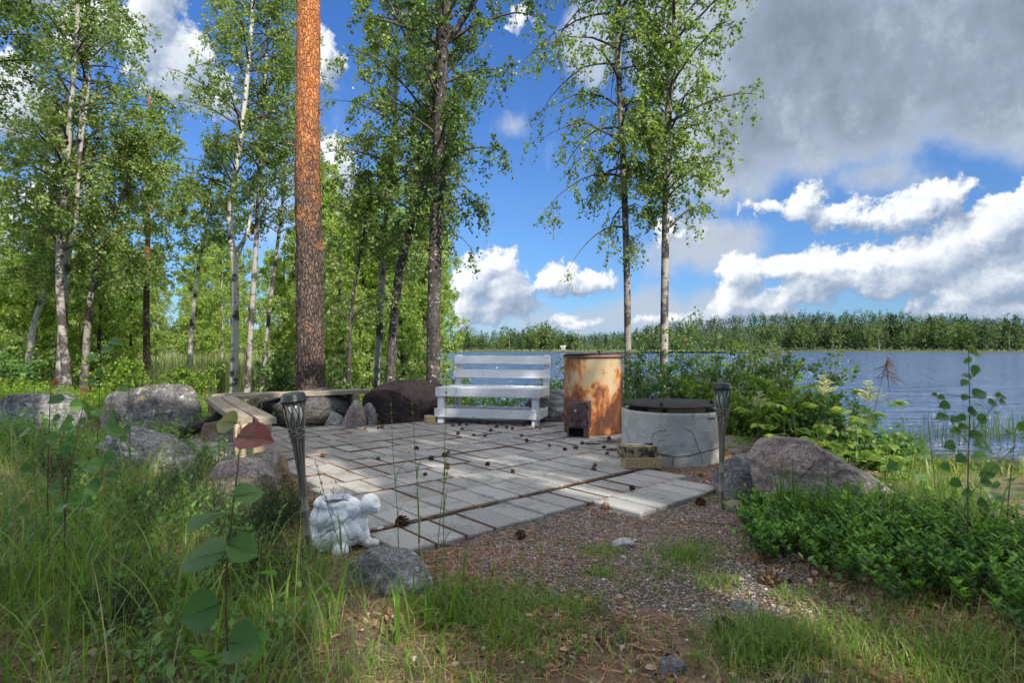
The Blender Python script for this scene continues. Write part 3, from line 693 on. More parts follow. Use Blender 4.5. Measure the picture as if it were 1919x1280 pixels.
tree('leaning_tree', 'dark slanting trunk left of the scaly one, leaning right towards it', 'birch tree',
     [(722, 716, 8.8), (745, 540, 8.8), (770, 420, 8.8), (800, 250, 8.8), (820, 120, 8.9), up(826, -50, 8.9, 1)], .085, .03, M['dark_bark'],
     dict(t0=.36, t1=1, nb=36, L0=1.3, prof=full, ns=7, nt=6, nl=8, leaf=.05, asym=.4, phi0=math.pi, zcut=9), 8)
tree('birch_tree', 'slim pale birch standing behind the slanting dark trunk', 'birch tree',
     [(700, 730, 9.6), (716, 540, 9.6), (722, 420, 9.6), (735, 320, 9.6), (742, 180, 9.7), up(745, 0, 9.7, 1)], .068, .02, M['birch'],
     dict(t0=.34, t1=1, nb=44, L0=1.35, prof=full, ns=7, nt=6, nl=8, leaf=.052, hang=.7, zcut=9.5), 9)
tree('thin_tree', 'thin dark stem with few leaves between the pine and the slim birch', 'young tree',
     [(651, 728, 9.0), (658, 600, 9.0), (672, 500, 9.0), (688, 400, 9.0), (696, 320, 9.1)], .042, .01, M['dark_bark'],
     dict(t0=.38, t1=1, nb=22, L0=1.0, prof=full, ns=6, nt=5, nl=6, leaf=.055), 10)
tree('birch_tree', 'right-hand tall birch by the water, straight white stem beside the concrete ring', 'birch tree',
     [(1243, 700, 8.6), (1246, 560, 8.6), (1250, 300, 8.6), (1258, 120, 8.6), (1267, 0, 8.6), up(1275, -200, 8.6, 2.5)], .064, .040, M['birch'],
     [dict(t0=.30, t1=.98, nb=84, L0=1.42, prof=lambda h: .45+.6*np.clip(h*2.2, 0, 1), el=(25, 60), ns=7, nt=6, nl=8, leaf=.052, asym=.45, phi0=0.0, droop=.35, hang=.5, zcut=8.5)], 12, sides=14)
tree('birch_tree', 'left-hand tall birch by the water, thin wavy stem just right of the barrel', 'birch tree',
     [(1178, 700, 9.0), (1176, 560, 9.0), (1172, 400, 9.0), (1166, 250, 9.0), (1159, 100, 9.0), (1160, 0, 9), up(1164, -200, 9.0, 2.5)], .058, .034, M['birch_dark'],
     [dict(t0=.38, t1=.98, nb=80, L0=1.55, prof=col, el=(10, 45), ns=7, nt=6, nl=8, leaf=.05, asym=.3, phi0=math.pi, droop=.6, hang=.9, zcut=8.5),
      dict(t0=.29, t1=.40, nb=9, L0=.72, prof=col, el=(0, 30), ns=5, nt=5, nl=6, leaf=.05, asym=.3, phi0=math.pi, droop=.8, hang=1.1)], 13, sides=14)
# --- left group
BL = dict(t0=.30, t1=1, nb=46, L0=1.8, prof=full, ns=7, nt=6, nl=7, leaf=.062, twig=.38, hang=.6, zcut=13)
tree('birch_tree', 'bright white crooked birch, kinked half way up, behind the plank bench', 'birch tree',
     [(437, 742, 13.0), (441, 620, 13), (440, 500, 13), (431, 420, 13), (437, 350, 13), (452, 260, 13), (466, 120, 13), (474, 0, 13), up(480, -150, 13, 1)], .105, .03, M['birch_white'],
     [dict(BL, nb=52, L0=1.75, t0=.36)], 20, extra=[(.36, [(462, 440, 13), (478, 360, 13.1)], .05, .02), (.33, [(452, 470, 13), (470, 430, 13)], .03, .01)])
tree('birch_tree', 'straight greyish birch just right of the crooked white one', 'birch tree',
     [(462, 742, 13.6), (474, 560, 13.6), (482, 430, 13.6), (492, 250, 13.6), (500, 100, 13.6), up(506, -60, 13.6, 1)], .085, .03, M['birch'], dict(BL, nb=40, L0=1.5, t0=.38), 21)
tree('birch_tree', 'slender birch leaning right, close to the left side of the pine', 'birch tree',
     [(489, 736, 14.4), (504, 600, 14.4), (518, 480, 14.4), (530, 380, 14.4), (538, 260, 14.4), up(542, 120, 14.4, 1)], .065, .02, M['birch'], dict(BL, nb=34, L0=1.3, t0=.42), 22)
tree('birch_tree', 'thin pale birch leaning right out of the reeds', 'birch tree',
     [(352, 690, 19), (362, 590, 19), (372, 500, 19), (383, 450, 19), (398, 330, 19)], .10, .03, M['birch_white'], dict(BL, nb=20, L0=1.6, t0=.62, leaf=.09), 23)
tree('pine_tree', 'slim rusty-stemmed pine between the birches on the left', 'pine tree',
     [(276, 690, 16), (275, 560, 16), (277, 480, 16), (279, 330, 16), (281, 180, 16)], .115, .04, M['pine'], dict(BL, nb=34, L0=1.5, t0=.38, leaf=.085), 24)
tree('birch_tree', 'birch with a double stem, broad white base, far left', 'birch tree',
     [(131, 735, 11.5), (116, 600, 11.5), (112, 480, 11.5), (124, 330, 11.5), (136, 170, 11.5), (146, 20, 11.5), up(150, -120, 11.5, 1)], .095, .03, M['birch'],
     [dict(BL, nb=56, L0=1.9, t0=.32)], 25, extra=[(.30, [(140, 440, 11.5), (150, 300, 11.6), (172, 120, 11.7)], .045, .02)])
tree('birch_tree', 'straight grey birch directly behind the double-stemmed one', 'birch tree',
     [(110, 722, 12.2), (120, 580, 12.2), (130, 440, 12.2), (146, 300, 12.2), (160, 150, 12.2), up(170, 0, 12.2, 1)], .11, .035, M['birch'], dict(BL, nb=44, L0=1.8, t0=.38), 26)
tree('birch_tree', 'white birch slanting strongly to the right at the far left edge', 'birch tree',
     [(44, 716, 13), (62, 620, 13), (88, 540, 13), (108, 450, 13), (120, 330, 13), (128, 200, 13)], .085, .03, M['birch_white'], dict(BL, nb=36, L0=1.7, t0=.40), 27)
tree('birch_tree', 'dark-stemmed tree curving right, right of the far left birches', 'birch tree',
     [(155, 712, 12.8), (166, 600, 12.8), (180, 500, 12.8), (205, 420, 12.8), (236, 350, 12.8), (262, 260, 12.8)], .10, .03, M['birch_dark'], dict(BL, nb=40, L0=1.7, t0=.40), 28)
tree('birch_tree', 'leafy birch at the upper left whose stem stands outside the picture', 'birch tree',
     [(-190, 760, 8.5), (-170, 400, 8.5), (-120, 200, 8.5), (-40, 60, 8.5), up(0, -60, 8.5, 1)], .09, .03, M['birch'], dict(BL, nb=44, L0=1.5, t0=.45, leaf=.055, twig=.3, zcut=9), 29, leafmat_='dark_leaf')

# --- woodland behind: three kinds grown once, then copied as separate trees
def wood_proto(name, label, seed, kind, loc):
    rg = np.random.default_rng(seed); root = thing(name, label, 'tree', loc, group=None); H = 10.0
    tr = spline(np.array([(0, 0, -.3), (.15, .05, 3), (.25, -.1, 6), (.2, .1, H)]), 30); rad = np.linspace(.13, .03, 30)
    mt = {'birch': M['birch'], 'bush': M['dark_bark'], 'pine': M['pine']}[kind]
    MB().tubes(tr, rad, 8).build('trunk', mt, root)
    kw = dict(birch=dict(t0=.2, t1=1, nb=48, L0=2.0, prof=full, ns=7, nt=6, nl=6, leaf=.12, twig=.5, hang=.6),
              bush=dict(t0=.04, t1=.95, nb=60, L0=2.1, prof=lambda h: 1.05-.5*h, el=(10, 60), ns=7, nt=6, nl=6, leaf=.125, twig=.5, hang=.2, droop=.1),
              pine=dict(t0=.5, t1=1, nb=34, L0=1.9, prof=full, ns=7, nt=6, nl=8, leaf=.17, twig=.5, hang=.1))[kind]
    tw, lf = crown(rg, tr, rad, **kw); tw.build('branches', M['twig'], root)
    lf.build('crown', M['wood_leaf'] if kind != 'pine' else M['needle'], root); return root
def woodland():
    rg = np.random.default_rng(5); spots = []
    def sp(u, Y, kind, s): spots.append(((u-960)/FPX*Y, Y, kind, s))
    for Y, n, s in ((17, 3, .40), (22, 5, .50), (28, 7, .62), (37, 10, .80), (48, 13, 1.0), (64, 14, 1.25)):
        for i in range(n):
            u = -60+(i+rg.uniform(.1, .9))/n*(900 if Y > 26 else 560); x = (u-960)/FPX*Y
            if shore_d(x, Y) < .6: continue
            if 16 < Y < 34 and 240 < u < 600: continue          # the reed meadow stays open
            sp(u, Y+rg.uniform(-2, 2), rg.choice(['birch', 'bush', 'birch', 'pine'], p=[.4, .3, .15, .15]), s*rg.uniform(.8, 1.15))
    for Y in (80, 105, 135):
        for i in range(14):
            u = 560+(i+rg.random())*20; x = (u-960)/FPX*Y
            if shore_d(x, Y) > .5: sp(u, Y, rg.choice(['birch', 'bush', 'pine'], p=[.45, .25, .3]), (1.5+.3*rg.random())*(Y/80)**.5)
    for u, Y, kd, s in ((640, 15, 'bush', .5), (690, 17, 'bush', .62), (760, 16, 'bush', .55), (790, 21, 'bush', .8), (620, 21, 'birch', .8), (575, 13, 'bush', .42), (540, 16, 'bush', .4),
                        (180, 16, 'bush', .5), (60, 15, 'bush', .5), (-20, 14, 'bush', .55), (240, 19, 'bush', .5), (735, 27, 'birch', 1.0), (805, 40, 'birch', 1.2)): sp(u, Y, kd, s)
    lab = {'birch': ('woodland_birch', 'light green birch in the woodland behind the clearing'), 'bush': ('leafy_tree', 'low leafy tree with branches down to the ground in the woodland'),
           'pine': ('woodland_pine', 'pine with bare stem and tufted top in the woodland')}
    grp = {'birch': 'birches in the woodland behind', 'bush': 'low leafy trees in the woodland', 'pine': 'pines in the woodland behind'}
    pr = {}; cnt = {'birch': 0, 'bush': 0, 'pine': 0}
    for x, y, kd, s in spots:
        key = (kd, cnt[kd] % 2); cnt[kd] += 1; z = float(gz(x, y))
        if key not in pr: o = wood_proto(lab[kd][0], lab[kd][1], 50+len(pr), kd, (x, y, z)); pr[key] = o
        else: o = copy_tree(pr[key])
        o.location = (x, y, z); o.rotation_euler = (0, 0, rg.uniform(0, 6.28)); o.scale = (s*rg.uniform(.9, 1.1), s*rg.uniform(.9, 1.1), s)
        tag(o, lab[kd][1], 'tree', grp[kd])
woodland()

# --- shade: real trees standing behind the camera, with the openings in their crowns that let the sun patches through
SH = np.array([SUNV[0], SUNV[1]])/SUNV[2]       # horizontal travel towards the sun per metre of height
sdir = nrm(SH)                                   # towards the sun on the ground
def shade_open(x, y):
    """True where sun reaches the ground plane z=0"""
    q = np.stack([x, y], -1); a = q@sdir; b = q@np.array((-sdir[1], sdir[0]))      # a along the light, b across it
    n = fbm(np.stack([a*1.1, b*2.6, 0*a], -1), 3, 41); o = np.zeros(np.shape(x), bool)
    def strip(p, half, l0, l1):
        aa = a-np.dot(p, sdir); bb = b-np.dot(p, (-sdir[1], sdir[0])); return (np.abs(bb+.03*n) < half) & (aa > -l0) & (aa < l1)
    o |= strip((.42, 3.42), .125, .6, .6)                       # light streak over the front of the paving
    o |= strip((-.47, 4.0), .10, .30, .28)
    o |= strip((.0, 4.75), .12, .5, .3) & (n > -.3)
    o |= strip((-.5, 5.6), .10, .4, .3)
    o |= strip((-1.45, 6.0), .12, .25, .2)
    o |= strip((.66, 6.05), .24, .75, .65)                        # barrel
    o |= strip((-.02, 7.0), .15, .45, .5) & (n > -.35)            # right half of the bench
    o |= strip((1.9, 4.3), .16, .5, .5) & (n > -.1)
    o |= strip((.95, 3.25), .07, .25, .4)
    o |= strip((-.9, 3.6), .05, .3, .3); o |= strip((.45, 4.9), .06, .35, .2); o |= strip((-.75, 5.2), .07, .3, .2); o |= strip((.35, 6.1), .06, .2, .2)
    m = fbm(np.stack([a*.9+7, b*1.7, 0*a], -1), 3, 61); pin = inside(x, y, PATIO) & (y < 5.4)
    o |= pin & (m > .14) & (n > .02); o |= pin & (n > .40)
    off = ~inside(x, y, PATIO) & ~((x > -1.25) & (x < -.3) & (y > 1.9) & (y < 3.2))
    o |= off & (m > .22) & (y < 3.2)                              # dapples on the grass in front
    o |= off & (m > .15) & (x > .9) & (y < 2.6)
    o |= off & (m > .12) & (y > 2.4) & (x < -2.2)
    return o
def shade_trees():
    rg = np.random.default_rng(99)
    posts = [(2.2, -3.6), (4.6, -2.4), (6.6, -4.6), (3.6, -6.2), (0.4, -5.2), (7.6, -1.6), (5.4, -7.8), (-1.6, -3.4)]
    n = 15000; tx = rg.uniform(-7.5, 2.7, n); ty = rg.uniform(-.3, 8.4, n)
    edge = (tx < 2.0+.5*np.sin(ty*1.3)+.25*np.sin(ty*4)) & (ty < 8.1+.3*np.sin(tx*1.9)) ; tx, ty = tx[edge], ty[edge]
    h = np.maximum(4.4, (ty+1.2)/(-SH[1]))+rg.uniform(0, 3.2, len(tx))
    g = fbm(np.stack([tx*1.3, ty*1.3, h*.2], -1), 3, 8); k = (g > -.62); tx, ty, h = tx[k], ty[k], h[k]
    C = np.stack([tx+SH[0]*h, ty+SH[1]*h, h], -1)
    owner = np.argmin(np.linalg.norm(C[:, None, :2]-np.array(posts)[None], axis=2), 1)
    lab = ['nearest tree behind the viewer casting shade on the paving', 'shade tree behind the viewer to the right', 'shade tree far behind on the right', 'shade tree straight behind on the right side',
           'shade tree straight behind the viewer', 'shade tree at the right side of the path', 'tallest shade tree behind', 'shade tree behind the viewer on the left']
    for i, (px, py) in enumerate(posts):
        c = C[owner == i]
        if len(c) == 0: continue
        z = float(gz(px, py)); root = thing('shade_tree', lab[i], 'tree', (px, py, z)); b = np.array((px, py, z)); top = c[:, 2].max()
        tr = spline(np.array([(0, 0, -.2), (.1, .1, 2.5), (0, .1, top-z)]), 20); mb = MB().tubes(tr, np.linspace(.12, .03, 20), 10)
        j = rg.choice(len(c), min(60, len(c)), replace=False); q = c[j]-b; hh = np.clip((q[:, 2]-1.5)/(top-z)*.9, .05, .95); st = tr[(hh*19).astype(int)]
        mid = (st+q)/2; mid[:, 2] += .2; mb.tubes(np.stack([st, mid, q], 1), np.tile([.03, .018, .006], (len(q), 1)), 4); mb.build('trunk', M['birch'], root)
        m_ = 12; pos = np.repeat(c-b, m_, 0)+rg.normal(0, .10, (len(c)*m_, 3)); w = pos+b; gx, gy = w[:, 0]-SH[0]*w[:, 2], w[:, 1]-SH[1]*w[:, 2]
        kp = ~shade_open(gx, gy) & (w[:, 1] < .1); pos = pos[kp]; n_ = len(pos)
        lf = MB(); ax = nrm(rg.normal(0, 1, (n_, 3))); nr = nrm(rg.normal(0, 1, (n_, 3))+SUNV*1.2); leaves(lf, pos, ax, nr, .085, .07, KITE, rg.random(n_)); lf.build('crown', M['birch_leaf'], root)
shade_trees()
# ================================================================ furniture and made things
def wood(name, c1, c2, grain=(2, 30, 30), rough=.75, knots=True, stain=None, axis='X'):
    m, k = newmat(name); o = obj_co(k)
    sc = {'X': (grain[0], grain[1], grain[2]), 'Y': (grain[1], grain[0], grain[2]), 'Z': (grain[1], grain[2], grain[0])}[axis]
    s = k.add('ShaderNodeMapping', {0: o, 3: sc}).outputs[0]; n = k.noise(s, 1.0, 6, .65, .6); n2 = k.noise(o, 7, 4, .6)
    c = k.mix(k.sm(n, .3, .7), c1, c2); c = k.mix(k.m('MULTIPLY', k.m('SUBTRACT', av(k), .0), .5), c, k.mix(1.0, c, (.6, .6, .62), 'MULTIPLY'))
    if knots: kn = k.vor(k.add('ShaderNodeMapping', {0: o, 3: tuple(x*.35+1.2 for x in sc)}).outputs[0], 1.6); c = k.mix(k.sm(kn, .09, .05), c, tuple(x*.35 for x in c1))
    if stain: c = k.mix(k.m('MULTIPLY', k.sm(n2, stain[1], stain[1]+.08), stain[2]), c, stain[0])
    finish(k, c, rough, n, .35, .004); return m
M['white_wood'] = wood('white_painted_wood', (.58, .59, .60), (.73, .74, .75), (3, 60, 60), .55, True, ((.42, .41, .38), .62, .5))
M['grey_wood'] = wood('weathered_wood', (.20, .165, .12), (.33, .285, .22), (3, 45, 45), .8, True, ((.06, .055, .05), .60, .6))
M['grey_wood_z'] = wood('weathered_post_wood', (.20, .15, .10), (.34, .27, .18), (3, 40, 40), .8, True, None, 'Z')
M['beam_wood'] = wood('beam_wood', (.26, .19, .12), (.44, .35, .24), (2.5, 34, 34), .8)
m, k = newmat('nail'); M['nail'] = m; finish(k, (.05, .03, .02), .6)

def bench():
    a = math.atan2(-.31, 1.20); root = thing('white_pallet_bench', 'white painted slatted bench with backrest facing the paving', 'bench', (-.885, 6.56, 0), a)
    Wd, Dp = 1.235, .56; rg = np.random.default_rng(2); wm = [M['white_wood'], M['nail']]
    def plank(name, c, s, nails=True):
        mb = MB().box(c, s, bev=.003, attr=rg.random()*.5)
        if nails:
            for sx in (-1, 1):
                for dz in (-.28, .28): mb.box((c[0]+sx*(s[0]/2-.045)+rg.normal(0, .004), c[1]-s[1]/2-.0005, c[2]+dz*s[2]), (.007, .004, .007), mi=1)
        return mb.build(name, wm, root)
    plank('front_rail', (Wd/2, .011, .362), (Wd, .022, .100)); plank('front_rail', (Wd/2-.005, .009, .122), (Wd+.012, .022, .100))
    for x, n in ((.055, 0), (Wd-.065, 1)): MB().box((x, .060, .195), (.074, .074, .39), bev=.003, attr=.2).build('leg', wm, root)
    for x in (.055, Wd-.065):
        t = R(7); zc = .395; MB().box((x+.02, Dp-.005+.02, zc), (.066, .045, .775), rot=Matrix.Rotation(-t, 3, 'X'), bev=.003, attr=.3).build('back_post', wm, root)
    for x in (.012, Wd-.012):
        for z in (.362, .122): MB().box((x, Dp/2+.012, z), (.020, Dp-.03, .098), bev=.002, attr=.35).build('side_rail', wm, root)
    for zc, dy in ((.722, .035), (.552, .015)):
        t = R(7); mb = MB().box((Wd/2+.02, Dp-.035+dy, zc), (Wd-.02, .022, .098), rot=Matrix.Rotation(-t, 3, 'X'), bev=.003, attr=.1)
        for sx in (-1, 1):
            for dz in (-.03, .03): mb.box((Wd/2+.02+sx*(Wd/2-.055), Dp-.035+dy-.012, zc+dz), (.007, .004, .007), mi=1)
        mb.build('back_plank', wm, root)
    for i in range(9):
        x = .08+i*(Wd-.16)/8; MB().box((x+rg.normal(0, .003), Dp/2+.008, .405+rg.normal(0, .001)), (.112, Dp-.055, .018), bev=.003, attr=rg.random()*.8).build('seat_slat', wm, root)
    for i in range(8):
        x = .10+i*(Wd-.2)/7; MB().box((x, Dp/2+.012, .152), (.130, Dp-.07, .016), bev=.002, attr=.5+rg.random()*.5).build('lower_slat', wm, root)
    for y in (.14, .44): MB().box((Wd/2, y, .383), (Wd-.05, .06, .02), attr=.6).build('cross_rail', wm, root)
bench()

def rust_mat(name, cream=(.34, .275, .17), amt=0.0, local=True):
    m, k = newmat(name); o = obj_co(k); x, y, z = k.add('ShaderNodeSeparateXYZ', {0: o}).outputs
    s = k.add('ShaderNodeMapping', {0: o, 3: (1, 1, .55)}).outputs[0]
    n = k.noise(s, 6.5, 8, .70, .15); f = k.noise(o, 42, 5, .7); st = k.noise(k.add('ShaderNodeMapping', {0: o, 3: (26, 26, 1.3)}).outputs[0], 1.0, 4, .6)
    low = k.m('MULTIPLY', k.sm(z, .62, .12), .17); rt = k.m('MULTIPLY', k.m('MULTIPLY', k.sm(x, .10, .24), k.sm(z, .78, .5)), .10)
    v = k.m('ADD', k.m('ADD', n, low), k.m('ADD', rt, amt)); v = k.m('ADD', v, k.m('ADD', k.m('MULTIPLY', k.m('SUBTRACT', f, .5), .10), k.m('MULTIPLY', k.m('SUBTRACT', st, .5), .05)))
    c = k.ramp(v, [(.50, cream), (.56, (.36, .22, .10)), (.60, (.30, .115, .03)), (.655, (.17, .055, .018)), (.72, (.060, .026, .016)), (.82, (.13, .05, .02))])
    mid = k.sm(z, .30, .42); c = k.mix(k.m('MULTIPLY', k.m('SUBTRACT', 1.0, mid), .35), c, k.mix(1.0, c, (.95, .70, .42), 'MULTIPLY'))
    finish(k, c, k.m('MULTIPLY_ADD', v, .5, .25), k.m('ADD', v, k.m('MULTIPLY', f, .3)), .25, .006, spec=.4); return m
M['rust_cream'] = rust_mat('rusty_cream_enamel', (.34, .275, .17), .018); M['rust_dark'] = rust_mat('dark_rusty_iron', (.10, .065, .06), .10)
m, k = newmat('purple_brown_iron'); M['iron_door'] = m; o_ = obj_co(k); n_ = k.noise(o_, 14, 5, .6)
finish(k, k.mix(k.sm(n_, .35, .65), (.075, .052, .058), (.165, .105, .095)), .5, k.noise(o_, 120, 3), .2, .002, metal=.25)
m, k = newmat('band_iron'); M['iron_band'] = m; n_ = k.noise(obj_co(k), 10, 5, .6); finish(k, k.mix(n_, (.085, .045, .045), (.20, .12, .11)), .5, n_, .2, .003, metal=.3)
m, k = newmat('black_inside'); M['black'] = m; finish(k, (.008, .008, .008), .9)
m, k = newmat('soot_iron'); M['soot'] = m; n_ = k.noise(obj_co(k), 9, 6, .65); finish(k, k.mix(k.sm(n_, .45, .7), (.010, .010, .011), (.045, .032, .026)), .85, k.noise(obj_co(k), 70, 4), .4, .003, spec=.4)

def barrel():
    r = .303; root = thing('rusty_boiler', 'tall cream and rust stained water boiler drum with a fire door', 'boiler', (.849, 5.93, 0))
    ph = np.linspace(0, 1, 30); mb = MB(); prof = [(r*.97, -.03)]+[(r+.0015*math.sin(t*40)*0+(.004 if abs(t-.02) < .02 else 0), t*.765) for t in ph]+[(r+.003, .768), (r-.012, .770), (r-.012, .60)]
    mb.lathe(prof, 96, cap=False); V = mb.V[0]; d = V.copy(); d[:, 2] = 0; dn = nrm(d); V += dn*(.0035*fbm(V*np.array([4, 4, 3]), 3, 3))[:, None]; mb.build('drum_body', M['rust_cream'], root)
    MB().lathe([(r-.02, .765), (r+.010, .765), (r+.013, .775), (r+.011, .792), (r-.002, .800), (r-.03, .803), (r-.05, .800)], 96, cap=False).build('top_band', M['iron_band'], root)
    MB().lathe([(r-.04, .796), (0, .797)], 48, cap=False).build('tank_cover', M['iron_band'], root)
    # fire box and door, facing a little to the left
    nrm_a = math.atan2(-.95, -.30); rz = nrm_a+math.pi/2; c = np.array((.628-.849, 5.50-5.93)); ux = np.array((math.cos(rz), math.sin(rz))); nn = np.array((math.cos(nrm_a), math.sin(nrm_a)))
    def L(u, dpt, z): p = c+ux*u+nn*dpt; return (p[0], p[1], z)
    mk = lambda: MB()
    mk().box(L(.018, -.085, .222), (.215, .012, .262), rz=rz, bev=.003).build('door_frame', M['iron_band'], root)
    mk().box(L(.005, -.045, .222), (.190, .075, .232), rz=rz, bev=.004).build('firebox_neck', M['iron_door'], root)
    door = mk().box(L(0, .0, .222), (.200, .016, .236), rz=rz, bev=.005).build('fire_door', M['iron_door'], root)
    hinge = mk()
    for z in (.285, .150): hinge.tubes([L(.106, -.004, z-.018), L(.106, -.004, z+.018)], [.007, .007], 10, cap=True)
    hinge.build('hinge', M['rust_dark'], door)
    kb = mk(); Mx = np.array(rot_to((nn[0], nn[1], 0))); kb.lathe([(.007, 0), (.008, .012), (.010, .022), (.012, .034), (.0115, .046), (.009, .050)], 16, L(-.006, .008, .262), M=Mx); kb.build('knob', M['rust_dark'], door)
    kt = mk().lathe([(.0095, 0), (.0105, .003), (.009, .006)], 16, L(-.006, .0575, .262), M=Mx); m, k = newmat('bleached_wood'); finish(k, (.55, .53, .50), .7); kt.build('knob_end', m, door)
    k2 = mk().lathe([(.014, 0), (.014, .006), (.008, .010), (.008, .018), (.004, .020)], 14, L(-.006, .008, .163), M=Mx); k2.build('air_slide_knob', M['rust_dark'], door)
    sl = mk()
    for u in (-.052, -.037, .016, .031, .046): sl.box(L(u, .0085, .163), (.006, .002, .036), rz=rz)
    sl.build('air_slot', M['black'], door)
    # raised lettering METOS
    ch = {'M': 'v0 v4 d1 e1', 'E': 'v0 h0 h2 h4', 'T': 'h4 v2', 'O': 'v0 v4 h0 h4', 'S': 'h0 h2 h4 p q'}
    lt = mk(); hw = .0085; hh = .013
    for i, cc in enumerate('METOS'):
        u0 = -.050+i*.0215; z0 = .203
        def bx(du, dz, w, h, ry=0): lt.box(L(u0+du, .0088, z0+dz), (w, .0022, h), rot=Matrix.Rotation(rz, 3, 'Z') @ Matrix.Rotation(ry, 3, 'Y'))
        for t in ch[cc].split():
            if t == 'v0': bx(-.0062, 0, .0028, .018)
            elif t == 'v4': bx(.0062, 0, .0028, .018)
            elif t == 'v2': bx(0, 0, .0028, .018)
            elif t[0] == 'h': bx(0, (int(t[1])-2)*.0039, .0145, .0026)
            elif t == 'd1': bx(-.003, .003, .0024, .011, R(-28))
            elif t == 'e1': bx(.003, .003, .0024, .011, R(28))
            elif t == 'p': bx(-.0062, .004, .0028, .008)
            elif t == 'q': bx(.0062, -.004, .0028, .008)
    lt.build('raised_letters', M['iron_band'], door)
    ash = mk()
    ash.box(L(-.085, -.03, .048), (.014, .09, .098), rz=rz); ash.box(L(.090, -.03, .048), (.045, .09, .098), rz=rz); ash.box(L(.0, -.03, .097), (.195, .09, .008), rz=rz)
    ash.build('ash_pit_frame', M['iron_door'], root); mk().box(L(-.005, -.055, .045), (.155, .04, .086), rz=rz).build('ash_pit', M['black'], root)
    # loose thin lid sheet on top
    s = MB().lathe([(0, .0), (.34, .0), (.342, .002), (.34, .004), (0, .004)], 64, (0, 0, 0), M=np.array(Matrix.Rotation(R(1.2), 3, 'Y'))).build('barrel_lid', M['rust_dark'], None, (.812, 5.95, .808))
    tag(s, 'thin flat rusty round lid lying off centre on the boiler drum', 'lid')
barrel()

